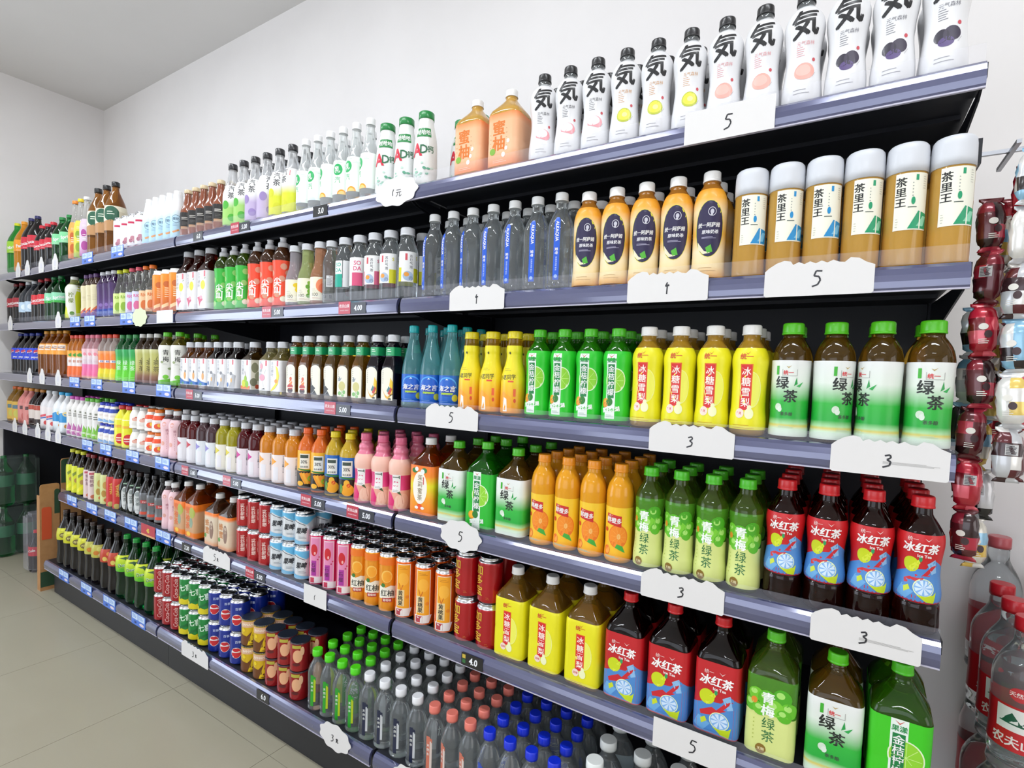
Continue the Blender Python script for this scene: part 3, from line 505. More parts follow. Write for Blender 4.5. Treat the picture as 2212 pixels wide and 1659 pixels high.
ICEA = P([(-110,22),(110,22),(110,66),(70,80),(40,96),(26,104),(10,86),(-8,84),(-24,80),(-60,66),(-110,66)],'#4a86c8')+P([(-40,30),(-20,24),(-8,40),(-30,52)],'#6aa8dc')+P([(12,96),(26,106),(32,80),(22,76)],'#8ab8e0')+P([(-28,62),(-6,74),(2,70),(20,92),(32,96),(14,74),(20,74),(-6,58),(-26,54)],'#c8202c')+E(-16,92,14,15,'#c8d616',20)+P([(-20,86),(-2,104),(0,96),(-16,76)],'#d8e23a')+E(0,104,3,5,'#2a9a5a')+E(8,50,18,17,'#e6efb0',24)+E(8,50,16.5,15.5,'#7fb0e4',24)+sum([P([(8,50),(8+15*math.cos(t*PI/4+.1),50+14*math.sin(t*PI/4+.1)),(8+15*math.cos(t*PI/4+.6),50+14*math.sin(t*PI/4+.6))],'#cfe2f6') for t in range(8)],[])+P([(-4,36),(12,24),(26,22),(30,44),(24,38),(10,34)],'#c2d61a')+P([(-26,46),(-18,52),(-14,44),(-24,36)],'#c8d82a')+T('冰红茶',0,126,21,'#f4f0ee',.035,.95,0,.15)+T('Ice Tea',6,111,8,'#f0e4e2',.03)+T('统一',-14,142,9,'#f0dcd8',.0)+P([(4,146),(10,142),(16,147),(10,140)],'#e8d0cc')
prod('ice', 'iced_tea_bottle', 'red iced tea bottle, red cap', 'ice', 32.8, 221, (16, 19, '#cf1d24'), liq('#4a140a',.9), [(50, 162, ink('#c41a20'))], scaled(ICEA,.84,34), dz=8)
JB = lambda c1: None
def j30(key, capc, body, top, card, fr, desc):
    prod(key, 'carrot_juice_bottle', desc, 'std', 32, 199, (15, 18, capc), body, [(62, 128, ink(top)), (8, 62, ink('#20180f'))], R(-18,14,70,118,'#e8e6dc')+R(-16,10,104,114,'#3a4a40')+T('30%',-3,92,14,'#2a2a2a',.02,.9)+T('混合果蔬',-3,76,6.5,'#3a3a3a')+fr+P([(-26,66),(26,60),(26,66),(-26,70)],'#2f7a2e'))
FR1 = sum([P([(-20+i*9,54),(-10+i*9,58),(6+i*7,22),(0+i*7,20)],c) for i,c in enumerate(['#f09a1c','#f4b02a','#ee8a1c','#f2a426'])],[])+E(18,38,10,9,'#8ac02a')+E(-16,22,12,8,'#f2b42a')
FR2 = E(0,30,20,18,'#f0a41e')+E(-2,50,9,11,'#eeb02a')+E(4,44,6,6,'#e0501c')+E(-20,34,6,14,'#3f8a2a')
j30('j30_o','#f0641a',liq('#ea742c',.25,.12),'#f0b01c','',FR1,'carrot juice bottle, orange cap'); j30('j30_y','#ecd41a',liq('#d2ae30',.25,.12),'#1660b4','',FR2,'pear juice bottle, yellow cap')
prod('p50', 'peach_juice_bottle', 'pink peach juice bottle, pink cap', 'pnut', 34, 206, (16, 20, '#e0688c'), mat('#e27a96', .25, 0, .5), [(8, 60, ink('#e8a490')), (60, 102, ink('#dc3a7c')), (102, 146, ink('#efbfae'))], R(-20,6,54,104,'#ecebea')+R(-18,4,92,101,'#5a6a60')+T('50',-8,78,19,'#d8286c',.03,.85)+LN(-18,2,62,57,3,'#4a4a4a')+E(14,30,17,22,'#efb8a0')+E(4,28,14,20,'#f2c4ae')+SK([(10,46),(14,22)],1,'#c8806a')+P([(-4,54),(10,46),(4,58)],'#3a5a2a')+P([(-34,8),(-14,8),(-10,30),(-22,52),(-34,56)],'#d8206c'))
def vit(key, body, c, wr, desc):
    prod(key, 'vitamin_drink_bottle', desc, 'vit', 33.2, 188, (19, 21, '#c8cacf'), body, [(4, 98, ink(wr))], P([(-34,62),(-34,90),(-12,76),(-26,76)],c)+P([(-34,90),(-10,76),(-34,60),(-27,76)],c)+LN(10,13,92,40,12,'#7a7a80',2.4)+V('力量',11,70,6,'#6a6a70')+R(-22,-4,14,58,mat('#e6e4ea',.5)))
vit('vit_r', liq('#7a1218',.6), '#c02038', '#e2dfe4', 'dark red vitamin drink bottle'); vit('vit_v', liq('#6a4a50',.6), '#8a80c8', '#dfe4ea', 'mauve vitamin drink bottle'); vit('vit_y', liq('#b4aa16',.35,.08), '#d8c81c', '#eae6da', 'yellow vitamin drink bottle'); vit('vit_m', liq('#70101a',.6), '#c81f8c', '#e6dae2', 'wine red vitamin drink bottle'); vit('vit_o', liq('#e08c1e',.25,.1), '#f0a01c', '#ecdfdc', 'orange vitamin drink bottle')
prod('pkw', 'peach_drink_bottle', 'pale pink peach bottle, white cap', 'pear', 33.5, 196, (16, 18, '#eeeeee'), liq('#b89a9a',.8), [(4,160,ink('#ecc6cc'))], E(-12,140,9,9,'#dfa090')+E(18,96,9,9,'#dfa090')+E(-20,60,9,9,'#dfa090')+E(14,26,9,9,'#dfa090')+V('桃汁',0,120,12,'#b87a8a')+LN(-2,1,90,40,8,'#c88a98',3))
def y2(key, capc, top, a, desc, H=95, r=30):
    prod(key, 'yogurt_bottle', desc, 'ad', r, H, (r*.62, 13, capc, 'plain'), mat('#efece6', .35, 0, .3), [(52, 70, ink(top))] if top else [], a)
y2('yo_b','#1a2fb8','#1f3fa8', LN(-16,16,40,34,3,'#c8a4a0')+P([(-26,6),(26,6),(20,22),(0,14),(-18,24)],'#7aa8d8'),'stacked yogurt bottle, blue cap',95,28.5)
y2('yo_g','#c4c6c4',None, E(0,40,14,8,'#e8b0a0')+E(4,46,6,5,'#d8502a')+LN(-14,14,28,20,3,'#d8c8c0'),'stacked yogurt bottle, grey cap',95,31)
y2('yo_o','#f07a1a','#ea4a14', E(0,26,16,12,'#e8562a')+E(6,30,8,8,'#f0c23a')+LN(-12,12,44,40,2,'#c86a50'),'stacked yogurt bottle, orange cap',95,31)
prod('yel', 'milk_carton_bottle', 'yellow milk bottle, red cap', 'std', 34, 190, (17, 18, '#c8242c', 'plain'), mat('#e8e428', .35, 0, .3), [(8,140,ink('#e6e21e'))], E(0,40,22,24,'#d02024')+R(-18,18,30,34,WHITE)+R(-18,18,40,46,'#f0d8c8')+R(-26,26,90,102,'#e8b02a')+R(-30,30,126,130,'#f4f0c0'))
def fruitw(key, capc, c, desc, r):
    prod(key, 'milk_drink_bottle', desc, 'pear', r, 204, (14, 17, capc, 'plain'), mat('#e6e4e0', .35, 0, .3), [(6,150,ink('#e2e0dc'))], P([(-24,10),(24,10),(22,30),(6,86),(-2,50),(-14,70),(-24,40)],c)+E(4,24,10,9,'#d8b8c8' if c!='#74b82e' else '#a8d86a')+LN(-14,14,116,106,2,'#5a5c54',4)+E(0,130,7,5,'#8a8c80'))
fruitw('mag','#c64cb0','#b05a9a','white fruit milk bottle, magenta cap',31); fruitw('grc','#58b42a','#74b82e','white fruit milk bottle, green cap',29)
def b4(key, capc, body, lab, a, desc):
    prod(key, 'drink_bottle', desc, 'big', 42, 215, (15, 16, capc), body, [(20, 128, ink(lab))], a)
b4('b4a','#d8661e',liq('#c8922a',.7,.1),'#d8b04a', R(-30,30,86,108,'#5a7a8a')+E(0,56,24,22,'#c8c45a'),'large golden drink bottle, orange cap')
b4('b4b','#d88a1e',mat('#cf7a74',.3,0,.3),'#d98a84', R(-20,20,90,110,'#5a3a3a')+E(4,50,16,20,'#c86a64'),'large salmon pink drink bottle')
b4('b4c','#b07018',liq('#4a1a10',.9),'#d8ccc4', R(-60,60,100,126,'#b0402a')+R(-60,60,22,50,'#2a1414'),'large dark brown drink bottle')
b4('b4d','#c8ccd0',mat('#d8d6d8',.35,0,.3),'#e4dcdc', P([(-40,80),(40,96),(40,84),(-40,68)],'#d84a5a')+P([(-40,66),(40,80),(40,74),(-40,58)],'#3a6ab8')+E(0,40,14,12,'#d84a4a'),'large white bottle, red stripes')
b4('b4e','#2aa8de',mat('#e6e8ea',.35,0,.3),'#dfe6ea', P([(-60,60),(60,60),(60,108),(20,98),(-20,110),(-60,96)],'#1f8ccc')+E(4,104,18,12,'#e6d08a')+E(2,40,9,10,'#c8863a'),'large white bottle, sky blue label')
# ---- fifth shelf
prod('y5', 'iced_tea_bottle', 'lemon yellow tea bottle, yellow cap', 'big', 31.5, 228, (14, 17, '#cfd020'), liq('#3a2412',.85), [(14,150,ink('#cfd41c'))], P([(-26,20),(26,60),(26,80),(-26,40)],'#e6e21c')+P([(-20,110),(24,140),(24,128),(-16,96)],'#7a8a2a')+E(0,76,10,12,'#b08a4a'))
def s5(key, r, c, a, desc):
    prod(key, 'iced_tea_bottle', desc, 'big', r, 228, (14, 17, '#7a1218'), liq('#4a3020',.8), [(10,150,ink(c))], a)
s5('s5_p', 26.5, '#dcc6c4', V('蜜桃茶',-2,128,18,'#7a4a5a')+E(6,24,14,10,'#c86a4a')+R(-16,8,132,142,'#b84a5a'), 'pale pink tea bottle, dark red cap')
s5('s5_g', 32.5, '#ccd08a', E(2,100,12,18,'#c09a4a')+E(-6,60,12,16,'#b08a3a')+E(10,30,16,10,'#c8642a'), 'pale green tea bottle, dark red cap')
s5('s5_r', 33, '#c4221c', V('金茶',4,126,30,'#d8b04a',1.0,.03)+E(-6,22,14,12,'#b8a85a')+E(12,18,10,10,'#d8c88a'), 'red and gold tea bottle')
prod('gw5', 'herbal_soda_bottle', 'dark green bottle, white oval label', 'dew', 32, 200, (14, 17, '#2a1a1a'), liq('#0c2416',.9), [], E(0,72,17,52,'#d8dcdc',28)+E(0,108,10,10,'#9aa4a4')+V('凉茶',0,92,18,'#4a5a5a')+LN(-8,8,40,36,2,'#5a5a5a')+R(-9,9,134,140,'#8aa890'))
prod('zero', 'soda_bottle', 'black sugar-free cola bottle, grey wrap', 'dew', 34, 205, (14, 17, '#1a1a1c'), COLA, [(20,124,mat('#6a6c70',.3,.3,.3))], R(-22,22,78,92,'#b83a3a')+T('Zero',0,85,11,'#e8d8d8',.02)+R(-26,14,30,42,'#c8442a')+E(14,56,10,10,'#4a4a4e'))
prod('pk5b', 'peach_drink_bottle', 'pale pink peach bottle on fifth shelf', 'pear', 26.3, 200, (15, 18, '#eeeeee'), liq('#b89a9a',.8), [(4,165,ink('#e6c2c8'))], E(-10,140,8,8,'#d8a094')+E(14,100,8,8,'#d8a094')+E(-12,60,8,8,'#d8a094')+V('桃汁',0,110,12,'#b87a8a'))
sqL('or5', 214, WHITE, liq('#b8581a',.8), grad(10,142,[(0,'#e8781c'),(.14,'#e87a1c'),(.18,'#c89a70'),(.75,'#d0a078'),(.82,'#e8781c'),(1,'#ee7a1c')]), V('蜜柚茶',-10,132,30,'#d8641c',1.0,.03)+E(20,110,18,22,'#a8b04a')+E(-4,24,14,9,'#f0c040')+E(14,70,12,20,'#8aa088'), 'square orange pomelo tea bottle', 'fruit_tea_bottle', 43)
sqL('pearl', 200, WHITE, liq('#8a5a3a',.85), grad(10,134,[(0,'#e8a070'),(.15,'#dcc4a8'),(.85,'#d8c8b0'),(.93,'#ee7c1c'),(1,'#ee7a1c')]), V('蜂蜜',-12,108,28,'#c07a3a',1.05,.03)+E(16,70,13,34,'#8a6a5a')+V('柚子',16,98,14,'#d8c8b0')+E(-24,44,7,8,'#5a9a4a'), 'square cream and orange tea bottle', 'fruit_tea_bottle', 43, 134)
def can(key, sh, r, H, c, a, desc, cat='can', name='drink_can', lidc=None):
    prod(key, name, desc, sh, r, H, None, c if not isinstance(c, str) else mat(c, .25, .35, .5), [], a, cat=cat)
    D[key]['lidc'] = lidc or ALU
can('rcan','can',32.5,111,'#b5141e', T('植物饮料',-4,58,15,'#e6c8c0',.03,1,90)+T('VITAMIN',12,58,10,'#e0b8b0',.02,1,90)+R(-18,-17,24,94,'#e0b8b0')+R(20,21,24,94,'#e0b8b0'), 'red can, sideways lettering')
can('bcan','can',32.5,111,'#dfe4ea', P([(-102,88),(-60,70),(-20,88),(14,72),(40,90),(102,80),(102,104),(-102,104)],'#62b4dc')+P([(-102,8),(102,8),(102,18),(30,14),(-30,22),(-102,16)],'#7ab8dc')+SK([(-30,84),(10,70)],1.5,'#2a3a4a')+T('果啤',-2,52,22,'#20242c',.04,.8,0,.2)+LN(-10,16,32,28,2,'#3a4a5a')+P([(20,34),(34,44),(34,38)],'#1c242c'), 'white and sky blue can')
def tall(key, c, a, desc): can(key,'slimcan',29,173,c,a,desc)
tall('pcan','#d01f5c', R(-20,14,30,160,'#ecc4d4')+R(-17,11,34,156,'#df8ab4')+E(-6,118,11,19,'#c8202c')+E(-3,108,3,5,'#f0b0b0')+R(-14,2,36,84,'#a8309a')+V('石榴',-8,78,15,'#5a1a4a')+R(8,12,94,98,'#c8284a')+R(4,8,86,90,'#b8204a')+P([(-22,12),(20,12),(26,32),(-22,32)],'#ece8e8')+R(-18,-4,14,30,'#c8405a'), 'tall pink can, red drop')
tall('ocan','#f09a1c', E(-2,108,16,18,'#f4c05a')+E(-1,107,13,15,'#f2a42a')+E(-12,82,6,6,'#3a7a34')+P([(-24,44),(26,44),(24,78),(10,82),(-4,76),(-24,80)],'#ece8d8')+T('红柚',0,60,20,'#3a3c34',.03)+R(-14,14,34,46,'#b0302c')+T('葡萄柚',0,40,8,'#f4e4d8',.02)+R(-60,60,140,160,'#e8761a'), 'tall orange can, grapefruit')
tall('hcan','#ee6a14', R(-20,20,26,158,'#f2e6d0')+R(-18,18,28,156,'#f0a41c')+E(0,116,15,18,'#f6b43a')+SK([(-12,104),(-6,84),(0,100)],2,'#c8621a')+R(-18,4,40,86,'#ead09a')+V('黄桃果',-7,84,14.5,'#1c1a16',1.0,.03)+LN(-12,14,148,144,2,'#a85a14')+P([(-24,12),(18,12),(26,34),(-24,34)],'#ece8e4')+R(-20,0,14,32,'#b0404a')+E(12,66,5,5,'#e88a1c'), 'tall orange can, yellow peach')
can('jdb','can',33,115,'#b00e18', V('加多宝',-12,100,26,'#d8b030',1.0,.02)+LN(10,20,20,16,2,'#c87a3a'), 'glossy red can, gold script')
sqL('pearL', 222, WHITE, liq('#cfa03a',.85), ink('#e6de18'), scaled(PEARA,1.0,-8)+R(-43,-42,0,1,'#e6de18'), 'square yellow pear bottle', 'pear_juice_bottle', 43, 152)
D['pearL']['art'] = scaled(PEARA, .96, -6)
sqL('iceL', 231, '#cf1d24', liq('#2a0a08',.9), ink('#bf1c24'), scaled(ICEA,1.0,-6), 'square red iced tea bottle', 'iced_tea_bottle', 43, 152)
D['iceL']['art'] = scaled(ICEA, 1.0, -10)
plum('plumL', 'sqL', 43, 230, (16, 19, '#58c426'), SQ, 'square green plum tea bottle', 1.03)
gt('gteaX', 8, 148, GTA, 'square green tea bottle on fifth shelf', 'sqL', 43.5, 220, (16, 19, '#58c81e'), SQ, 1.04, 2)
sqL('limeX', 232, '#4fc425', liq('#5a9a1c',.85), ink('#3cc41c'), scaled(LIMEA,1.08,-10), 'square kumquat lime bottle on fifth shelf', 'lime_juice_bottle', 43.5, 152)
# ---- bottom shelf
def dk(key, lab, a, desc, r=38):
    prod(key, 'soda_bottle', desc, 'dew', r, 272, (14, 17, '#2a1a14'), COLA, [(128,186,ink(lab))], a)
dk('dk_y','#c4c41c', E(0,152,18,13,'#6a5a2a')+T('柠茶',0,152,13,'#e8e08a',.02)+E(0,178,14,6,'#dcdc3a'), 'dark bottle, yellow crumpled label', 41)
dk('dk_g','#b8b44a', E(-6,150,12,10,'#c87a2a')+E(8,168,12,10,'#cfd06a')+E(10,140,8,8,'#d8c88a'), 'dark bottle, gold-green label', 36.5)
dk('dk_r','#b83a1c', E(-8,144,10,10,'#d8c060')+E(8,166,9,9,'#d8a04a')+E(10,138,10,8,'#c8b45a'), 'dark bottle, red-gold label', 38)
prod('dew', 'soda_bottle', 'green soda bottle, lime label', 'dew', 43, 275, (14, 17, '#1a8a34'), liq('#0c7a34',.93), [(122,192,grad(122,192,[(0,'#4ab81c'),(.5,'#a8cc1c'),(1,'#ccd81c')]))], P([(-22,180),(4,186),(20,180),(14,150),(10,166),(2,176)],'#1a4a1c')+T('Dew',-4,152,20,'#cfe4cf',.04,1,10)+T('Dew',-5,151,20,'#2a5a34',.01,1,10)+E(-10,132,9,7,'#58b424')+E(12,134,8,7,'#7ac42c'))
can('cc','can',33,110,'#a81420', T('Coca-Cola',-4,56,22,'#e4c4c0',.0,.8,90,.2)+E(18,30,7,7,'#d8b8b4'), 'red cola can')
can('gc','can',33,113,'#128a3c', P([(-104,8),(104,8),(104,20),(40,40),(0,26),(-40,40),(-104,20)],'#d8c81a')+P([(-30,34),(30,60),(30,50),(-30,24)],'#0e6a30')+T('七喜',-2,72,26,'#d8ecd8',.04,.9,8), 'green and yellow soda can')
can('pc','can',33,113,'#15309a', E(-4,46,17,19,WHITE,22)+E(-4,46,16,18,'#c8242e',22)+E(-4,46,16,18,WHITE,16,0,180)+E(-4,56,13,6,'#c8242e')+T('百事',2,84,10,'#c8d4f0'), 'blue cola can')
can('yc','ycan',33.5,89,'#e2bc14', P([(-104,2),(104,2),(104,20),(60,10),(24,4),(10,50),(-6,34),(-40,42),(-104,30)],'#6a3c14')+P([(-4,4),(30,4),(26,44),(14,60)],'#e6c818')+E(-18,54,6,6,'#e8cc1a')+R(-30,30,64,84,'#d8b090')+T('BANANA',0,74,11,'#f0e4d8',.02), 'yellow milk can, dark lid', lidc=mat('#262c36', .3, 0, .2))
can('rc','ycan',31.5,89,'#a0141a', E(-2,50,15,20,'#e0aa80')+E(12,66,6,14,'#e4b48c')+R(-20,8,74,84,'#b0a83a')+E(-6,24,12,5,'#5a0c10'), 'dark red milk can, dark lid', lidc=mat('#1f2530', .3, 0, .2))
def wat(key, capc, c1, c2, desc, r):
    prod(key, 'water_bottle', desc, 'water', r, 182, (15, 20, capc, 'plain'), WATER, [], R(-14,-4,16,112,c1)+R(-4,2,30,100,c2)+P([(-14,112),(2,106),(2,96),(-14,100)],c1)+V('天然水',-9,92,8,'#e8ece8',1.4), dz=10)
wat('w_g','#53d41c','#2a9a2a','#b4c81a','clear water bottle, lime cap',27.4); wat('w_w','#e6e8ec','#1c2440','#c8ccd0','clear water bottle, white cap',29.4); wat('w_c','#e27a6c','#c8705a','#d8c8c0','clear water bottle, coral cap',28); wat('w_b','#1430d0','#2a4ab0','#c8ccd8','clear water bottle, blue cap',28.8)
prod('w_e', 'water_bottle', 'clear water bottle, wide white cap', 'water', 38, 218, (19, 20, '#e4e8e6', 'plain'), WATER, [(50,110,ink('#d8e0e4'))], [], dz=None)

# ------------------------------------------------------------------ building one bottle / can
PROTO = {}
def build(key):
    d = D[key]; sh = d['shape']; Hm = d['H']; cap = d['cap']; iscan = cap is None
    S = Shape(sh, d['R'], Hm, (Hm - cap[1]*.92) if cap else Hm, d['sec'])
    root = empty(d['name'], (0, 0, 0))
    N = 32 if d['sec'].k == 'r' else 48
    body = kid(mobj('body' if iscan else 'bottle', S.lathe('body', S.prof[0][0], S.prof[-1][0], 0, d['body'], N, opentop=iscan)), root)
    if cap:
        kind = cap[3] if len(cap) > 3 else 'ridged'
        cm = plastic(cap[2])
        if kind == 'dome': cm = mat(cap[2], .45, 0, .1)
        c = kid(mobj('cap', cap_mesh(kind, cap[0], cap[1], cm)), root); c.location = (0, 0, (Hm-cap[1])/1000)
    else:
        lm = d.get('lidc', ALU)
        r = d['R']*(SHAPES[sh][-1][1]/.87)*(.99)
        if sh == 'ycan':
            c = kid(mobj('lid', cap_mesh('plain', d['R']*1.0, 5, lm)), root); c.location = (0, 0, Hm/1000-.004)
        else:
            c = kid(mobj('lid', can_lid(r, lm)), root); c.location = (0, 0, Hm/1000)
            kid(mobj('neck_rim', S.lathe('neck_rim', S.H*(.915 if sh == 'can' else .945), S.H, .0003, lm, 32, caps=False)), root)
            kid(mobj('foot_rim', S.lathe('foot_rim', S.prof[0][0], S.H*.045, .0003, ALU, 32, caps=False)), root)
            if lm is ALU: kid(mobj('tab', can_tab(ALU)), c)
    first = None
    for z0, z1, m in d['wraps']:
        w = kid(mobj('label', S.lathe('label', z0/1000, z1/1000, .00035, m, 48 if d['sec'].k == 'r' else 56, caps=False)), root)
        first = first or w
    if d['art']:
        zmax = S.prof[-1][0]*1000-1
        prims = [([(u, min(max(z, S.prof[0][0]*1000+.5), zmax)) for u, z in pts], fs, c) for pts, fs, c in d['art']]
        me = art_mesh('print', prims, S.surf, d['du'], d['dz'])
        if first: kid(mobj('print', me), first)
        else: kid(mobj('label' if not iscan else 'print', me), root)
    PROTO[key] = [root, False]
    return root
ORD = ['first','second','third','fourth','fifth','sixth','seventh','eighth','ninth','tenth','eleventh','twelfth']
SHN = {1:'top',2:'second',3:'third',4:'fourth',5:'fifth',6:'bottom'}
ROWN = ['front','second','third','fourth','fifth']
def instance(key, loc, rot):
    if key not in PROTO: build(key)
    p = PROTO[key]
    if not p[1]: p[1] = True; o = p[0]
    else: o = copy_tree(p[0])
    o.location = loc; o.rotation_euler = (0, 0, rot)
    return o

# ------------------------------------------------------------------ room
XL, XR, YB, YF, ZC = -4.6, 2.8, 0.561, -4.2, 2.928
wallm = noisy('#e8e5e4', '#edeae9', 3, .9, .05)
ceilm = noisy('#dedcda', '#e2e0de', 2, .9)
structure(box('wall_back', XL-.1, XR+.1, YB, YB+.1, 0, ZC, wallm))
wl_ = structure(box('wall_left', XL-.1, XL, -1.1, YB, 0, ZC, wallm))
box('pier', XL-.1, XL, YF, -3.2, 0, ZC, wallm, wl_); box('lintel', XL-.1, XL, -3.2, -1.1, 2.3, ZC, wallm, wl_)
structure(box('ceiling', XL-.1, XR+.1, YF-.1, YB+.1, ZC, ZC+.1, ceilm))
wr = structure(box('wall_right', XR, XR+.1, -.7, YB, 0, ZC, wallm))
wf = structure(box('wall_front', XL-.1, -2.6, YF-.1, YF, 0, ZC, wallm))
for nm, a in (('pier', (XR, XR+.1, YF, -2.7, 0, ZC)), ('sill_panel', (XR, XR+.1, -2.7, -.7, 0, .45)), ('lintel', (XR, XR+.1, -2.7, -.7, 2.45, ZC))): box(nm, *a, wallm, wr)
for nm, a in (('pier', (.9, XR+.1, YF-.1, YF, 0, ZC)), ('sill_panel', (-2.6, .9, YF-.1, YF, 0, .3)), ('lintel', (-2.6, .9, YF-.1, YF, 2.4, ZC))): box(nm, *a, wallm, wf)
alum = mat('#8a8c90', .4, .6)
def window(name, along, a0, a1, z0, z1, at, n):
    root = empty(name, (0, 0, 0)); structure(root)
    def b(nm, p0, p1, q0, q1, m, t=.04):
        if along == 'x': box(nm, p0, p1, at-t/2, at+t/2, q0, q1, m, root)
        else: box(nm, at-t/2, at+t/2, p0, p1, q0, q1, m, root)
    b('frame_bottom', a0, a1, z0, z0+.05, alum); b('frame_top', a0, a1, z1-.05, z1, alum)
    for i in range(n+1):
        c = a0 + (a1-a0-.04)*i/n; b('mullion', c, c+.04, z0+.05, z1-.05, alum)
    for i in range(n):
        c0 = a0+.04+(a1-a0-.04)*i/n; c1 = a0+(a1-a0-.04)*(i+1)/n
        b('pane', c0, c1, z0+.05, z1-.05, clearfilm('#eef4f6', .08), .006)
window('window_1', 'y', -2.7, -.7, .45, 2.45, XR+.05, 2)
window('window_3', 'y', -3.2, -1.1, 0, 2.3, XL-.05, 2)
window('window_2', 'x', -2.6, .9, .3, 2.4, YF-.05, 3)
# floor of 60 cm tiles
fl = structure(box('floor', XL-.1, XR+.1, YF-.1, YB+.1, -.05, -.002, mat('#8f8b7e', .8)))
tilem = noisy('#a29c88', '#aaa592', 1.6, .42, 0, (1, 1, 1), 5, .1)
tme = mesh('tile', boxv(0, .5984, 0, .5984, -.006, 0), BOXF, tilem)
tx0, ty0 = -2.227-.6*4, -.0794-.6*7
for i in range(13):
    for j in range(9):
        x, y = tx0+.6*i, ty0+.6*j
        if x > XR: continue
        sx = min(x+.5984, XR)-max(x, XL); sy = min(y+.5984, YB)-max(y, YF)
        if sx < .02 or sy < .02: continue
        o = mobj('tile', tme, fl, (max(x, XL), max(y, YF), 0)); o.scale = (sx/.5984, sy/.5984, 1)
# fluorescent fittings
for k, (x, y) in enumerate(TUBES):
    t = empty('tube_light', (x, y, ZC))
    tag(t, '%s twin fluorescent tube fitting on the ceiling, out of view' % ['leftmost near','middle near','right near','left rear','right rear'][k], 'lamp', 'ceiling tube lights')
    box('housing', -.62, .62, -.07, .07, -.03, 0, mat('#e8e8e6', .5), t)
    for s in (-1, 1):
        vs = []; fs = []
        for xx in (-.59, .59):
            for i in range(12): vs.append((xx, s*.04+.013*math.cos(2*PI*i/12), -.05+.013*math.sin(2*PI*i/12)))
        fs = [(i, (i+1) % 12, 12+(i+1) % 12, 12+i) for i in range(12)] + [tuple(range(12))[::-1], tuple(range(12, 24))]
        mobj('tube', mesh('tube', vs, fs, mat('#f4f8ff', .4, emit=9)), t)
    a = area('tube_glow', (x, y, ZC-.075), (0, 0, 0), 1.18, .10, TUBE_POWER, (.93, .97, 1.0)); 

# ------------------------------------------------------------------ shelving
ZL = {1: 1.6636, 2: 1.3692, 3: 1.0744, 4: .7787, 5: .4796, 6: .1357}   # under edge of each price rail
TOP = {s: z+.042 for s, z in ZL.items()}
BAYS = [(-4.56, -3.6, 4, 'leftmost'), (-3.6, -2.4, 6, 'second from left'), (-2.4, -1.2, 6, 'third from left'), (-1.2, -.0137, 6, 'rightmost')]
black = mat('#1c1e26', .5); blackg = mat('#1b1d24', .38, .2)
railm = noisy('#4b4f76', '#575b80', 4, .17, 0, (1, 1, 1), 2, 1.0, .3); railm.node_tree.nodes['Principled BSDF'].inputs['Coat IOR'].default_value = 1.8; raile = mat('#b9b6c8', .3); guardm = clearfilm('#dfe0ee', .06)
YBP = .44
for x0, x1, n, nm in BAYS:
    root = empty('shelving_bay', ((x0+x1)/2, 0, 0)); cx = (x0+x1)/2
    tag(root, '%s black steel shelving bay with blue-grey price rails' % nm, 'shelving', 'wall shelving bays')
    a, b = x0-cx, x1-cx
    zlow = .12 if n == 6 else .0
    box('back_panel', a+.012, b-.012, YBP, YBP+.012, zlow, 1.70, black, root)
    for px in ((a, b) if nm == 'rightmost' else (a,)):
        s = 1 if px == a else -1
        box('upright', min(px, px+s*.012), max(px, px+s*.012), YBP-.02, YBP+.05, 0, 1.72, blackg, root)
    if n == 4: box('end_panel', a+.013, a+.03, .02, YBP-.021, 0, .775, black, root)  # added black sheet, stands in for the shade under the fourth shelf
    if n == 6:
        box('kick_plate', a+.001, b-.001, -.018, -.004, 0, .150, mat('#202126', .45), root)
    for s in range(1, n+1):
        dy = -.059 if s == 6 else 0; z = ZL[s]
        sh = extrude_x('shelf', [(.012+dy, z+.020), (.012+dy, z+.042), (YBP, z+.042), (YBP, z+.036), (.10, z+.036), (.09, z+.026), (.05, z+.026), (.04, z+.020)], a+.004, b-.004, black, root)
        extrude_x('price_rail', [(.012+dy, z+.043), (.006+dy, z+.0415), (.0005+dy, z+.036), (-.0025+dy, z+.026), (-.003+dy, z+.016), (-.0015+dy, z+.006), (0+dy, z+.0025), (.003+dy, z+.0025), (.004+dy, z+.02), (.0115+dy, z+.038)], a+.007, b-.007, railm, sh)
        extrude_x('rail_edge', [(-.001+dy, z), (-.001+dy, z+.0025), (.004+dy, z+.0025), (.004+dy, z)], a+.007, b-.007, raile, sh)
        if s < 6:
            gz = z+.0435
            gh = .026 if s in (1, 2) else .018
            extrude_x('clear_guard', [(.0082, gz), (.0082, gz+gh), (.0095, gz+gh), (.0095, gz)], a+.008, b-.008, guardm, sh)
            for px, sg in ((a+.0045, 1), (b-.0045, -1)):
                o = plate('bracket', [(.035, z+.019), (YBP-.002, z+.034), (YBP-.002, z-.045), (YBP-.06, z-.045), (.06, z+.006)], .003, blackg, sh)
                o.rotation_euler = (0, 0, PI/2); o.location = (px+(.003 if sg > 0 else 0), 0, 0)
            for yy in (.17, .29):
                extrude_x('rib', [(yy, z+.036), (yy+.012, z+.036), (yy+.012, z+.028), (yy, z+.028)], a+.012, b-.012, black, sh)
                
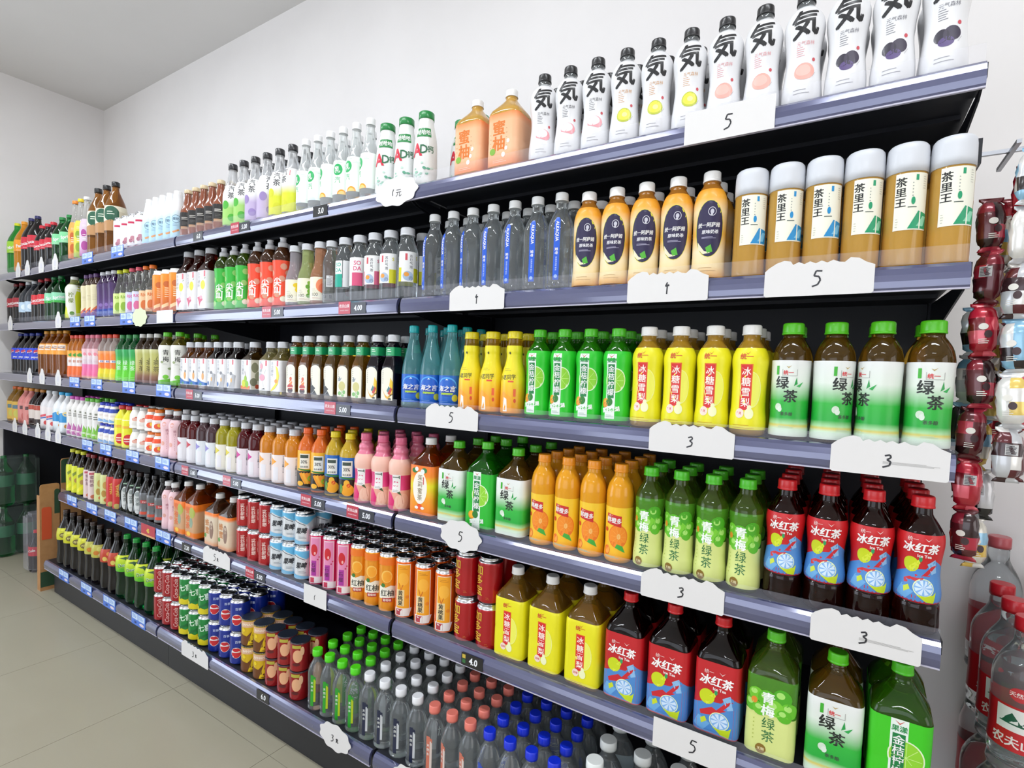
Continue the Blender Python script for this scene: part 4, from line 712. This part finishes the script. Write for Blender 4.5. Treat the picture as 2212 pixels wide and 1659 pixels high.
# ------------------------------------------------------------------ stock on the shelves
COUNT = {}
def row(shelf, keys, x0, sp, n, rows=1, tiers=1, rots=None, y0=.0165, jit=.0):
    """n columns from x0 every sp; keys: one product or one per column; rows run back into the shelf"""
    if isinstance(keys, str): keys = [keys]*n
    tot = {}
    for k in keys: tot[k] = tot.get(k, 0)+1
    seen = {}
    for i, k in enumerate(keys):
        d = D[k]; r = d['R']/1000; dep = r*(d['sec'].d if d['sec'].k != 'r' else 1)
        key = (k, shelf); base = COUNT.get(key, 0); seen[k] = seen.get(k, 0)+1
        for rr in range(rows):
            y = y0 + dep + rr*(2*dep+.0032) + (-.059 if shelf == 6 else 0)
            if y + dep > YBP-.004: break
            for t in range(tiers):
                z = TOP[shelf]+.0004 + t*(d['H']/1000+.0028)
                nat = math.degrees(math.atan2(-.17-(x0+sp*i), 1.03+y))
                a = rots[i] if rots else 0
                if d['sec'].k == 'r' and (shelf < 3 or x0+sp*i < -1.0): a += .72*nat
                a = math.radians(a) + (random.uniform(-.06, .06) if rr == 0 else random.uniform(-.5, .5)*(1 if d['sec'].k == 'r' else 0))
                if d['sec'].k != 'r': a *= .4
                o = instance(k, (x0+sp*i, y, z), a)
                lab = d['desc'] + (', %s from left' % ORD[base+seen[k]-1] if tot[k] + base > 1 or base else '')
                lab += ', %s row' % ROWN[rr] + (', %s tier' % ('lower' if t == 0 else 'upper') if tiers > 1 else '')
                if 'shelf' not in lab: lab += ', %s shelf' % SHN[shelf]
                tag(o, lab, d['cat'], '%s on the %s shelf' % (d['desc'].split(',')[0], SHN[shelf]))
    for k in seen: COUNT[(k, shelf)] = COUNT.get((k, shelf), 0)+seen[k]
# top shelf
row(1, 'lime2', -4.42, 0, 1); row(1, 'oran2', -4.30, 0, 1); row(1, 'cola_a', -4.18, .100, 2); row(1, 'cola_b', -3.975, .080, 3, 2)
row(1, 'spr2', -3.715, .098, 2); row(1, ['flav_o','flav_y','flav_w'], -3.50, .070, 3); row(1, 'bigtea', -3.27, .0945, 3)
row(1, 'wcan', -2.985, .068, 4); row(1, 'olive', -2.845, .102, 2, 1, y0=.16)
row(1, 'ltblue', -2.711, .0592, 5, 2); row(1, 'brown', -2.395, .0585, 5, 2)
row(1, ['qc_g','qc_g','qc_p','qc_p','qc_y','qc_y'], -2.091, .0698, 6, 2, rots=[0,-8,-15,20,-8,-45])
row(1, ['ruqi_a','ruqi_a','ruqi_b','ruqi_b','ruqi_b','ruqi_b'], -1.668, .0587, 6, 2, rots=[-25,-10,-40,10,-15,-35])
row(1, 'ad', -1.309, .0726, 3, 1); row(1, 'ad', -1.108, .0660, 2, 1, y0=.10)
row(1, 'juhua', -1.001, .103, 2)
row(1, ['qi_a']*3+['qi_b']*3+['qi_c']*3+['qi_d']*3, -.801, .0666, 12, 2)
# second shelf
row(2, 'cola_c', -4.43, .098, 2); row(2, 'clrb', -4.225, .098, 2); row(2, 'cola_d', -4.025, .098, 2); row(2, 'spr1', -3.825, .095, 2, 2)
row(2, 'ygrn', -3.545, 0, 1); row(2, 'cream', -3.35, .0561, 3, 2); row(2, 'purp', -3.165, .0592, 3, 2)
row(2, 'rio_y', -2.988, .060, 2); row(2, 'rio_p', -2.865, .062, 2); row(2, 'rio_o', -2.738, .0582, 2); row(2, 'orcan', -2.617, .0688, 3)
row(2, 'ballo', -2.400, .0800, 3); row(2, 'spt_g', -2.144, .0686, 3, 2); row(2, 'spt_r', -1.931, .0720, 3, 2)
row(2, ['nfc_l','nfc_g','nfc_p'], -1.716, .0631, 3, 2); row(2, 'clr1', -1.532, 0, 1, 2)
row(2, ['so_t','so_p','so_q','so_y','so_y'], -1.473, .0634, 5, 2, rots=[0,0,-10,-20,25])
row(2, 'alk', -1.122, .0632, 7, 3, rots=[-52,-46,-50,-30,-22,-14,-8])
row(2, 'assam', -.675, .0653, 5, 3); row(2, ['king_b']*3+['king_g']*3, -.340, .0588, 6, 2, rots=[12]*6)
# third shelf
row(3, 'pepsi', -4.36, .098, 4); row(3, 'orng2', -3.93, .09, 4); row(3, 'sm_or', -3.524, .0548, 3, 2); row(3, 'sm_pk', -3.341, .0589, 3, 2)
row(3, 'sm_oy', -3.154, .0610, 3, 2); row(3, 'sm_gr', -2.967, .0650, 3, 2); row(3, 'sm_br', -2.774, .0650, 3, 2); row(3, 'qm', -2.565, .100, 2, 3)
row(3, 'wb_a', -2.367, .0655, 3, 2); row(3, 'wb_b', -2.169, .0655, 3, 2); row(3, 'wb_c', -1.944, 0, 1, 2, rots=[-12]); row(3, 'wb_d', -1.839, 0, 1, 2); row(3, 'wb_e', -1.774, 0, 1, 2)
row(3, ['gn_a','gn_a','gn_b','gn_b','gn_c','gn_c','gn_d','gn_d'], -1.691, .0622, 8, 2)
row(3, 'sea', -1.186, .067, 3, 3, rots=[0,0,-6]); row(3, 'boy', -.986, .0652, 3, 3); row(3, 'lime', -.786, .0651, 4, 3); row(3, 'pear', -.524, .0662, 4, 3)
row(3, 'gtea', -.256, .0672, 4, 2, rots=[0,40,-52,0])
# fourth shelf
row(4, 'b4a', -4.45, .086, 2); row(4, 'b4b', -4.26, .086, 2); row(4, 'b4c', -4.08, .086, 2); row(4, 'b4d', -3.90, .086, 2); row(4, 'b4e', -3.72, .086, 2)
row(4, 'mag', -3.539, .0640, 3, 2); row(4, 'grc', -3.346, .0600, 3, 2); row(4, 'yo_b', -3.160, .0585, 3, 2, 2); row(4, 'yel', -2.976, .073, 2, 2)
row(4, 'yo_g', -2.828, .070, 2, 2, 2); row(4, 'yo_o', -2.686, .065, 2, 2, 2); row(4, 'pkw', -2.546, .0683, 2, 2)
row(4, ['vit_r','vit_r','vit_v','vit_v','vit_y','vit_y','vit_m','vit_m','vit_o','vit_o','vit_o'], -2.404, .0698, 11, 3)
row(4, ['j30_o','j30_o','j30_y','j30_y'], -1.637, .0671, 4, 3); row(4, 'p50', -1.368, .0708, 3, 3)
row(4, 'moli', -1.122, 0, 1, 2); row(4, 'gteaL', -1.024, 0, 1, 3); row(4, 'limeL', -.932, 0, 1, 3); row(4, 'gteaL', -.840, 0, 1, 3)
row(4, 'ora', -.760, .0634, 4, 4); row(4, 'plum', -.504, .0625, 4, 3); row(4, 'ice', -.250, .0664, 4, 4)
# fifth shelf
row(5, 'y5', -3.544, .0672, 3, 1); row(5, 's5_p', -3.328, .0544, 2, 1); row(5, 's5_g', -3.200, .0665, 2, 1); row(5, 's5_r', -3.066, .0675, 2, 1)
row(5, 'gw5', -2.931, .0640, 3, 1); row(5, 'zero', -2.735, .0695, 3, 2); row(5, 'pk5b', -2.533, .0536, 2, 1); row(5, 'or5', -2.407, .0900, 2, 2)
row(5, 'pearl', -2.172, .0950, 2, 2); row(5, 'rcan', -1.982, .0674, 3, 2, 2); row(5, 'bcan', -1.780, .0674, 3, 2, 2)
row(5, 'pcan', -1.571, .0648, 3, 4); row(5, 'ocan', -1.377, .0605, 3, 4); row(5, 'hcan', -1.191, .0725, 3, 4); row(5, 'jdb', -.975, .0705, 2, 2, 2)
row(5, 'pearL', -.829, .0970, 3, 2); row(5, 'iceL', -.539, .0957, 3, 2); row(5, 'plumL', -.253, 0, 1, 2); row(5, 'gteaX', -.153, 0, 1, 2); row(5, 'limeX', -.060, 0, 1, 2)
# bottom shelf
row(6, 'dk_y', -3.479, .0870, 4); row(6, 'dk_g', -3.138, .0760, 2); row(6, 'dk_r', -2.966, .0797, 2); row(6, 'dew', -2.806, .0880, 4, 2)
row(6, 'cc', -2.461, .0670, 3, 3, 2); row(6, 'gc', -2.261, .0690, 3, 3, 2); row(6, 'pc', -2.053, .0700, 3, 3, 2); row(6, 'yc', -1.843, .0700, 2, 2, 2); row(6, 'rc', -1.706, .0645, 3, 2, 2)
row(6, 'w_g', -1.488, .0565, 4, 5); row(6, 'w_w', -1.262, .0605, 4, 5); row(6, 'w_c', -1.020, .0574, 3, 5); row(6, 'w_b', -.848, .0587, 4, 5); row(6, 'w_e', -.580, .080, 3, 3)

# ------------------------------------------------------------------ price cards and tags
paper = mat('#dedcdb', .55); pen = '#26262c'
DIG = {'5': [(10,22),(-2,23),(-6,12),(4,10),(7,2),(2,-8),(-9,-12)], '3': [(-5,12),(4,15),(6,9),(-1,4),(6,0),(4,-8),(-8,-13)], '4': [(3,18),(-2,8),(8,10),(3,12),(2,-12)], '1': [(2,16),(-3,6),(-2,-6)],
       'y': [(-6,8),(5,10),(-8,4),(8,5),(-1,4),(-6,-10),(2,3),(3,-7),(10,-6)]}
def flat(y, cx, cz): return lambda u, z, off: (cx+u, y-off, cz+z)
def card(s, x0, x1, t, style):
    dy = -.061 if s == 6 else -.002; z0 = ZL[s]-.001; w = x1-x0; root = empty('price_card', ((x0+x1)/2, dy-.0036, z0))
    h = .048
    if style == 'wavy':
        pts = [(-w/2, .003), (-w/2+.003, 0), (w/2-.003, 0), (w/2, .003), (w/2, h-.002), (w/2-.012, h+.003), (w/2-.022, h+.010), (w/2-.034, h+.012), (w/2-.042, h+.005)]
        k = 9
        for i in range(k): pts.append((w/2-.05-(w-.094)*i/(k-1), h+.007+(.003 if i % 2 else -.001)))
        pts += [(-w/2+.040, h+.012), (-w/2+.030, h+.014), (-w/2+.018, h+.010), (-w/2+.006, h+.002), (-w/2, h-.004)]
    elif style == 'plain':
        pts = [(-w/2, 0), (w/2, 0), (w/2, h+.012), (-w/2, h+.012)]
    else:
        pts = [((w/2)*math.cos(a)*(1+.05*math.cos(9*a)), .030+.038*math.sin(a)*(1+.06*math.cos(9*a))) for a in [2*PI*i/54 for i in range(54)]]
    kid(plate('card', pts, .0007, paper), root)
    if t:
        pr = []
        for i, ch in enumerate(t):
            o = (i-(len(t)-1)/2)*20; sc = .75 if ch != 'y' else .6
            if ch in DIG: pr += SK([(o+a*sc, 24+b*sc) for a, b in DIG[ch]], 2.7, pen)
            else: pr += T(ch, o, 24, 22, pen, 0)
        me = art_mesh('handwriting', pr, lambda u, z, off: (u, -off, z), None, None, .0002, .00001); kid(mobj('handwriting', me), root)
    return root
def faint(root, u, z):
    me = art_mesh('print', LN(u-34, u+46, z+1.6, z-1.6, 3, '#b4b2b0', .9), lambda a, b, off: (a, -off, b), None, None, .0002, .00001); kid(mobj('print', me), root)
CARDS = [(1,-1.293,-1.14,'1元','scal','crumpled'),(1,-.458,-.302,'5','plain',''),(2,-1.021,-.857,'4','wavy','first from left'),(2,-.557,-.399,'4','wavy','second from left'),(2,-.303,-.141,'5','wavy',''),
 (3,-1.089,-.921,'5','wavy',''),(3,-.497,-.337,'3','wavy','left'),(3,-.185,-.028,'3','wavy','right'),(4,-1.027,-.90,'5','scal',''),(4,-.499,-.339,'3','wavy','left'),(4,-.198,-.045,'3','wavy','right'),
 (5,-2.17,-1.991,'5y','wavy',''),(5,-1.574,-1.466,'1','plain',''),(5,-.459,-.303,'5','plain','plain'),(6,-2.201,-2.017,'3y','wavy','left'),(6,-1.409,-1.279,'3y','scal','scalloped'),(6,-1.113,-1.006,'','scal','blank')]
for s, a, b, t, st, ex in CARDS:
    o = card(s, a, b, t, st)
    if ex == 'right': faint(o, 28, 22)
    tag(o, 'white paper price card %s%s on the %s shelf rail' % (('marked '+t.replace('y', ' yuan')) if t else 'without number', (', '+ex) if ex else '', SHN[s]), 'price card', 'handwritten price cards')
def face(s): return (-.059 if s == 6 else 0)-.0034
def smalltag(name, s, x, w, h, z, cols, prims, label, group, tilt=0):
    root = empty(name, (x, face(s)-.0004, ZL[s]+z))
    kid(plate('plate', [(-w/2, 0), (w/2, 0), (w/2, h), (-w/2, h)], .0009, mat(cols, .35, 0, .3)), root)
    if prims: kid(mobj('print', art_mesh('print', prims, lambda u, zz, off: (u, -off, zz), None, None, .0002, .00001)), root)
    tag(root, label, 'price tag', group); return root
RED = [(1,-1.957,'5.00'),(2,-1.766,'5.00'),(2,-1.386,'4.00'),(3,-2.253,'5.00'),(3,-1.441,'5.00'),(4,-2.283,'5.00'),(4,-1.992,'5.00'),(4,-1.546,'5.00'),(4,-1.333,'5.00'),(5,-1.843,'5.00')]
rc = {}
for s, x, t in RED:
    rc[s] = rc.get(s, 0)+1
    smalltag('brand_tag', s, x-.028, .05, .036, .004, '#b81f3c', T('农夫山泉',0,23,11,'#f0e4e6',.03)+T('NONGFU SPRING',0,10,4.6,'#e8c8d0'), 'small red brand tag, %s from left on the %s shelf rail' % (ORD[rc[s]-1], SHN[s]), 'red brand tags')
    smalltag('price_digits', s, x+.030, .062, .030, .005, '#1d1f2e', T(t,0,15,21,'#e8eaf2',.03,.9,0,.1), 'dark price tag reading %s, %s from left on the %s shelf rail' % (t, ORD[rc[s]-1], SHN[s]), 'dark price tags')
for s, x, t, ex in [(5,-2.297,'3.30','under the orange tea'),(6,-1.694,'6.0','under the milk cans'),(5,-.916,'4.0','under the gold-script cans'),(1,-1.531,'5.0','under the milk soda'),(1,-2.227,'6.0','under the brown milk tea')]:
    smalltag('price_digits', s, x, .066, .032, .004, '#15161a', T(t,4,16,23,'#eceef2',.03,.9,0,.1)+([R(-30,-18,8,26,'#c8b040')] and R(-30,-20,18,28,'#c8b040')+R(-30,-20,6,16,'#2f6a3a') if t == '4.0' else []), 'black digit tag reading %s %s, %s shelf rail' % (t, ex, SHN[s]), 'black price tags')
BLUE = [(2,-3.363),(2,-3.191),(2,-2.809),(3,-3.373),(3,-3.116),(3,-2.788),(3,-2.483),(4,-3.223),(4,-3.019),(4,-2.753),(4,-2.49),(5,-3.41),(5,-3.173),(5,-2.972),(5,-2.766),(5,-2.48),(6,-3.33),(6,-3.064),(6,-2.822),(6,-2.551),(1,-3.214),(1,-2.898)]
bc = {}
for s, x in BLUE:
    bc[s] = bc.get(s, 0)+1
    smalltag('promotion_tag', s, x, .12, .050, .001, '#3f74d8', R(-54,-4,24,48,'#c8dcf4')+R(2,54,24,48,'#c8dcf4')+LN(-48,-12,42,32,3,'#7fa4dc',3)+LN(8,46,42,32,3,'#7fa4dc',3)+T('2.00',-26,12,13,'#1c2a4a',.02)+E(30,12,20,6,'#e0d4e0'), 'blue promotion tag, %s from left on the %s shelf rail' % (ORD[bc[s]-1], SHN[s]), 'blue promotion tags')
WT = [(1,-4.156),(1,-4.009),(1,-3.802),(1,-3.61),(2,-4.296),(2,-3.573),(3,-3.989),(3,-3.802),(3,-3.579),(4,-4.238),(4,-4.071),(4,-3.871),(4,-3.724),(4,-3.584)]
wc = {}
wme = None
for s, x in WT:
    wc[s] = wc.get(s, 0)+1
    root = empty('cut_out_tag', (x, face(s)-.0006, ZL[s]))
    kid(plate('card', [(-.034,0),(.034,0),(.040,.03),(.034,.052),(.024,.058),(.020,.072),(.010,.082),(-.010,.082),(-.018,.070),(-.026,.058),(-.036,.052),(-.040,.03)], .0008, paper), root)
    kid(mobj('print', art_mesh('print', E(0,34,14,15,'#d4d4dc')+LN(-14,14,12,8,2,'#c0c0c8',2), lambda u, z, off: (u, -off, z), None, None, .0002, .00001)), root)
    tag(root, 'white bottle-shaped paper tag, %s from left on the %s shelf rail' % (ORD[wc[s]-1], SHN[s]), 'price tag', 'white cut-out tags')
o = card(2, -2.75, -2.62, '', 'scal'); o.children[0].data.materials[0] = mat('#d6e2b8', .5); tag(o, 'pale green scalloped card on the second shelf rail', 'price card')
smalltag('promotion_tag', 2, -2.475, .13, .05, .001, '#dfe6f2', [], 'white gloss tag beside the pale green card, second shelf', 'blue promotion tags')
smalltag('promotion_tag', 5, -2.61, .12, .05, .001, '#b8283c', T('45',0,26,24,'#e0d040',.03)+R(-60,60,0,8,'#d8a070'), 'red promotion tag reading 45 on the fifth shelf rail', 'blue promotion tags')

# ------------------------------------------------------------------ snack strips hanging at the right-hand end
def packet_mesh(name, w, l, t, m1, m2):
    vs = []; fs = []; n = 12; rows = [(0,.9,.04),(.05,.82,.06),(.09,.62,.35),(.16,.86,.8),(.28,.98,.96),(.4,1,1),(.52,1,1),(.64,.98,.98),(.76,.94,.92),(.86,.82,.7),(.91,.62,.35),(.95,.82,.06),(1,.9,.04)]
    for j, (f, a, b) in enumerate(rows):
        for i in range(n): q = 2*PI*i/n; k = 1+.07*math.sin(3.1*i+j*2.3); vs.append((w/2*a*math.cos(q)*k, t/2*b*math.sin(q)*k, -l*f))
    for j in range(len(rows)-1):
        for i in range(n): fs.append((j*n+i, (j+1)*n+i, (j+1)*n+(i+1) % n, j*n+(i+1) % n))
    fs.append(tuple(range(n))); fs.append(tuple(range((len(rows)-1)*n, len(rows)*n))[::-1])
    return mesh(name, vs, fs, [m1, m2], True)
foil = lambda h: mat(h, .22, .2, .6)
def mixed_packet(cols, seed):
    me = packet_mesh('packet', .037, .084, .026, foil(cols[0]), foil(cols[1])); rg = random.Random(seed)
    for c in cols[2:]: me.materials.append(foil(c))
    me.polygons.foreach_set('material_index', [(rg.seed(seed*100+(p.index//12//2)*7+((p.index % 12)//3)), rg.choice([0, 0]+list(range(len(cols)))))[1] for p in me.polygons]); return me
PK = {'maroon': ['#5a1a22','#8a2434','#2a1012','#b02a40'], 'panda': ['#e4e2de','#1c1a1c','#c8c8ca','#e6c86a'], 'red': ['#a8162a','#c82a40','#7a1420','#d85a68'], 'sky': ['#8cbcd8','#e4e2de','#d8dce0','#2a2224'],
      'gold': ['#e0bc58','#d8d4c8','#f0d890','#e4e2de','#8cbcd8'], 'dark': ['#c4c6ca','#3a2226','#5a1c24','#e4e2de','#7ab0d0']}
PKM = {k: [mixed_packet(v, i*7+j) for j in range(3)] for i, (k, v) in enumerate(PK.items())}
BAR = art_mesh('print', R(-8,8,-42,-26,'#c8c8c8')+LN(-7,7,-28,-40,6,'#5a5a5e',1.2), lambda u, z, off: (u, -.0138+u*u*20-off, z), None, None, .0003, .00002)
DOT = art_mesh('print', E(-2,-38,6,5,'#e4e0d8')+E(4,-50,5,6,'#3a2226')+LN(-8,6,-58,-64,3,'#d8d4cc',1.2), lambda u, z, off: (u, -.0138+u*u*20-off, z), 3, None, .0003, .00002)
def strip(kinds, x, y, ztop, n, desc):
    root = empty('snack_strip', (x, y, ztop))
    for i in range(n):
        o = kid(mobj('packet', PKM[kinds[i % len(kinds)]][i % 3]), root); o.location = (random.uniform(-.003, .003), random.uniform(-.003, .003), -i*.0825)
        o.rotation_euler = (random.uniform(-.06, .06), random.uniform(-.08, .08), random.uniform(-.7, .5))
        kid(mobj('print', BAR if i % 4 == 1 else DOT), o)
    tag(root, desc, 'snack strip', 'snack strips hanging at the shelf end')
strip(['maroon','maroon','red'], .0085, .070, 1.52, 7, 'maroon snack packet strip nearest the shelves, hanging lowest')
strip(['gold','panda'], .026, .112, 1.50, 7, 'gold and white snack strip hanging low behind the maroon one')
strip(['sky','panda','dark'], .042, .036, 1.575, 6, 'sky blue and white snack strip at front of the bunch')
strip(['red','maroon'], .056, .086, 1.57, 6, 'bright red snack packet strip in the middle')
strip(['gold','panda','sky'], .074, .128, 1.57, 5, 'gold and sky blue snack strip furthest right')
strip(['sky','dark'], .008, .150, 1.36, 4, 'short sky blue snack strip nearest the shelf upright')
strip(['red','panda'], .050, .160, 1.54, 5, 'red and white snack strip at the back of the bunch')
hk = empty('hanging_hook', (.03, .10, 1.60))
mobj('rod', mesh('rod', boxv(-.040, .062, -.003, .003, -.003, .003), BOXF, mat('#a8aab0', .3, 1)), hk)
mobj('arm', mesh('arm', boxv(-.003, .003, -.055, .07, -.009, -.003), BOXF, mat('#a8aab0', .3, 1)), hk)
mobj('clip', mesh('clip', boxv(-.043, -.037, -.02, .06, -.02, .02), BOXF, blackg), hk)
tag(hk, 'small metal hook carrying the snack strips at the shelf end', 'hook')

# ------------------------------------------------------------------ water bottle stacks on the floor at the right
prod('nf', 'water_bottle', 'large clear water bottle, red cap', 'water', 45, 275, (20, 24, '#c8202c', 'plain'), WATER, [(50, 128, ink('#c41c26'))], R(-30,40,70,124,'#eceae8')+P([(-26,96),(-8,116),(4,100),(16,114),(36,94)],'#1f5a44')+R(-30,40,50,84,'#c41c26')+T('农夫山泉',4,66,20,'#f0e4e2',.03)+E(0,150,14,12,'#c8303a')+T('天然水',0,150,9,'#f4e8e4'))
names = ['lowest', 'middle', 'top']
for lay in range(3):
    for j, y in enumerate((.20, .293, .386)):
        for i, x in enumerate((.125, .218, .311)):
            o = instance('nf', (x, y, .0005+lay*.2765), random.uniform(-.3, .5)-.5)
            tag(o, 'large red-capped water bottle, %s layer, %s row from wall, %s from the shelves' % (names[lay], ['third','second','nearest'][j], ORD[i]), 'bottle', 'stacked water bottles on the floor')
prod('nf2', 'water_bottle', 'tall water bottle, faded red cap', 'water', 44, 300, (20, 24, '#c05a60', 'plain'), WATER, [(60, 140, ink('#c43a42'))], [], dz=None)
for lay in range(3):
    for i, x in enumerate((.135, .227)):
        o = instance('nf2', (x, .485, .0005+lay*.3015), 0); tag(o, 'tall red-capped water bottle against the wall, %s layer, %s from the shelves' % (names[lay], ORD[i]), 'bottle', 'tall water bottles against the wall')
bag = box('plastic_wrap', .20, .34, .22, .36, .8305, 1.03, clearfilm('#d8d4d8', .35), None, .03); tag(bag, 'cloudy plastic wrapped bundle standing on the water bottles', 'plastic wrap')

# ------------------------------------------------------------------ cardboard, green bottle packs and wrapped cola at the left end
card_m = noisy('#a87a4c', '#b48656', 30, .85, .1)
cb = empty('cardboard_carton', (-3.665, 0, 0))
def slab(nm, y0, y1, z0, z1, x, m, rnd=.012, th=.005, par=cb):
    pts = [(y0, z0), (y1, z0), (y1, z1-rnd), (y1-rnd*.3, z1-rnd*.3), (y1-rnd, z1), (y0+rnd, z1), (y0+rnd*.3, z1-rnd*.3), (y0, z1-rnd)]
    o = plate(nm, pts, th, m, par); o.rotation_euler = (0, 0, PI/2); o.location = (x, 0, 0); return o
f1 = slab('front_flap', -.058, .022, 0, .56, .012, card_m); slab('side_flap', .024, .11, .0, .69, .024, card_m); slab('rear_flap', -.05, .20, 0, .48, -.03, card_m)
box('end_panel', -.034, .010, -.058, -.053, 0, .50, card_m, cb)
grn = mat('#27472f', .7); slab('green_band', -.058, .022, .02, .10, .0135, grn, .0, .0012); slab('green_tab', .024, .11, .56, .685, .0255, grn, .012, .0012); slab('green_panel', .024, .11, .02, .24, .0255, grn, 0, .0012)
slab('green_spot', .0, .022, .40, .53, .0135, grn, .01, .0012); slab('orange_patch', -.052, -.012, .27, .44, .0137, mat('#d0532a', .7), .01, .0012)
tag(cb, 'folded brown cardboard carton with green and orange print beside the bottom shelf', 'carton')
prod('gpk', 'soda_bottle', 'dark green soda bottle', 'big', 50, 305, (14, 16, '#1a6a34'), liq('#0d7a3a',.93), [(122,190,mat('#2a6a4a',.4))], [], dz=None)
def packed(name, key, spots, wrap, label, cat, loc):
    root = empty(name, loc)
    for (x, y) in spots:
        if key not in PROTO: build(key)
        b = copy_tree(PROTO[key][0]) if PROTO[key][1] else PROTO[key][0]; PROTO[key][1] = True
        for nm in KIDS.pop(b.name, []):
            nm.parent = root; nm.location = Vector(nm.location) + Vector((x, y, .001))
            if nm.name.startswith('label'): pass
        bpy.data.objects.remove(b)
        del PROTO[key]
    m = box('wrap_film', *wrap, root, .02)
    tag(root, label, cat, name.replace('_', ' ')+'s'); return root
for lay in range(2):
    packed('soda_bottle_pack', 'gpk', [(0, 0), (0, .103)], (-.056, .056, -.054, .157, .002, .300, clearfilm('#8a9a94', .14)), '%s shrink-wrapped pack of dark green soda bottles by the left wall' % ['lower', 'upper'][lay], 'bottle pack', (-4.46, .0, .0005+lay*.3075))
prod('cola_bag', 'soda_bottle', 'cola bottle', 'big', 38, 236, (14.5, 16, '#d02236'), COLA, [(94, 146, ink('#cf2238'))], T('Coca-Cola', 0, 120, 19, WHITE, .03, 1, 12))
packed('bagged_cola_bottles', 'cola_bag', [(0, 0), (0, .085)], (-.055, .055, -.05, .14, .002, .34, clearfilm('#c4c4d0', .2)), 'crumpled clear plastic bag of cola bottles on the floor behind the carton', 'bottle pack', (-4.02, .03, .0005))
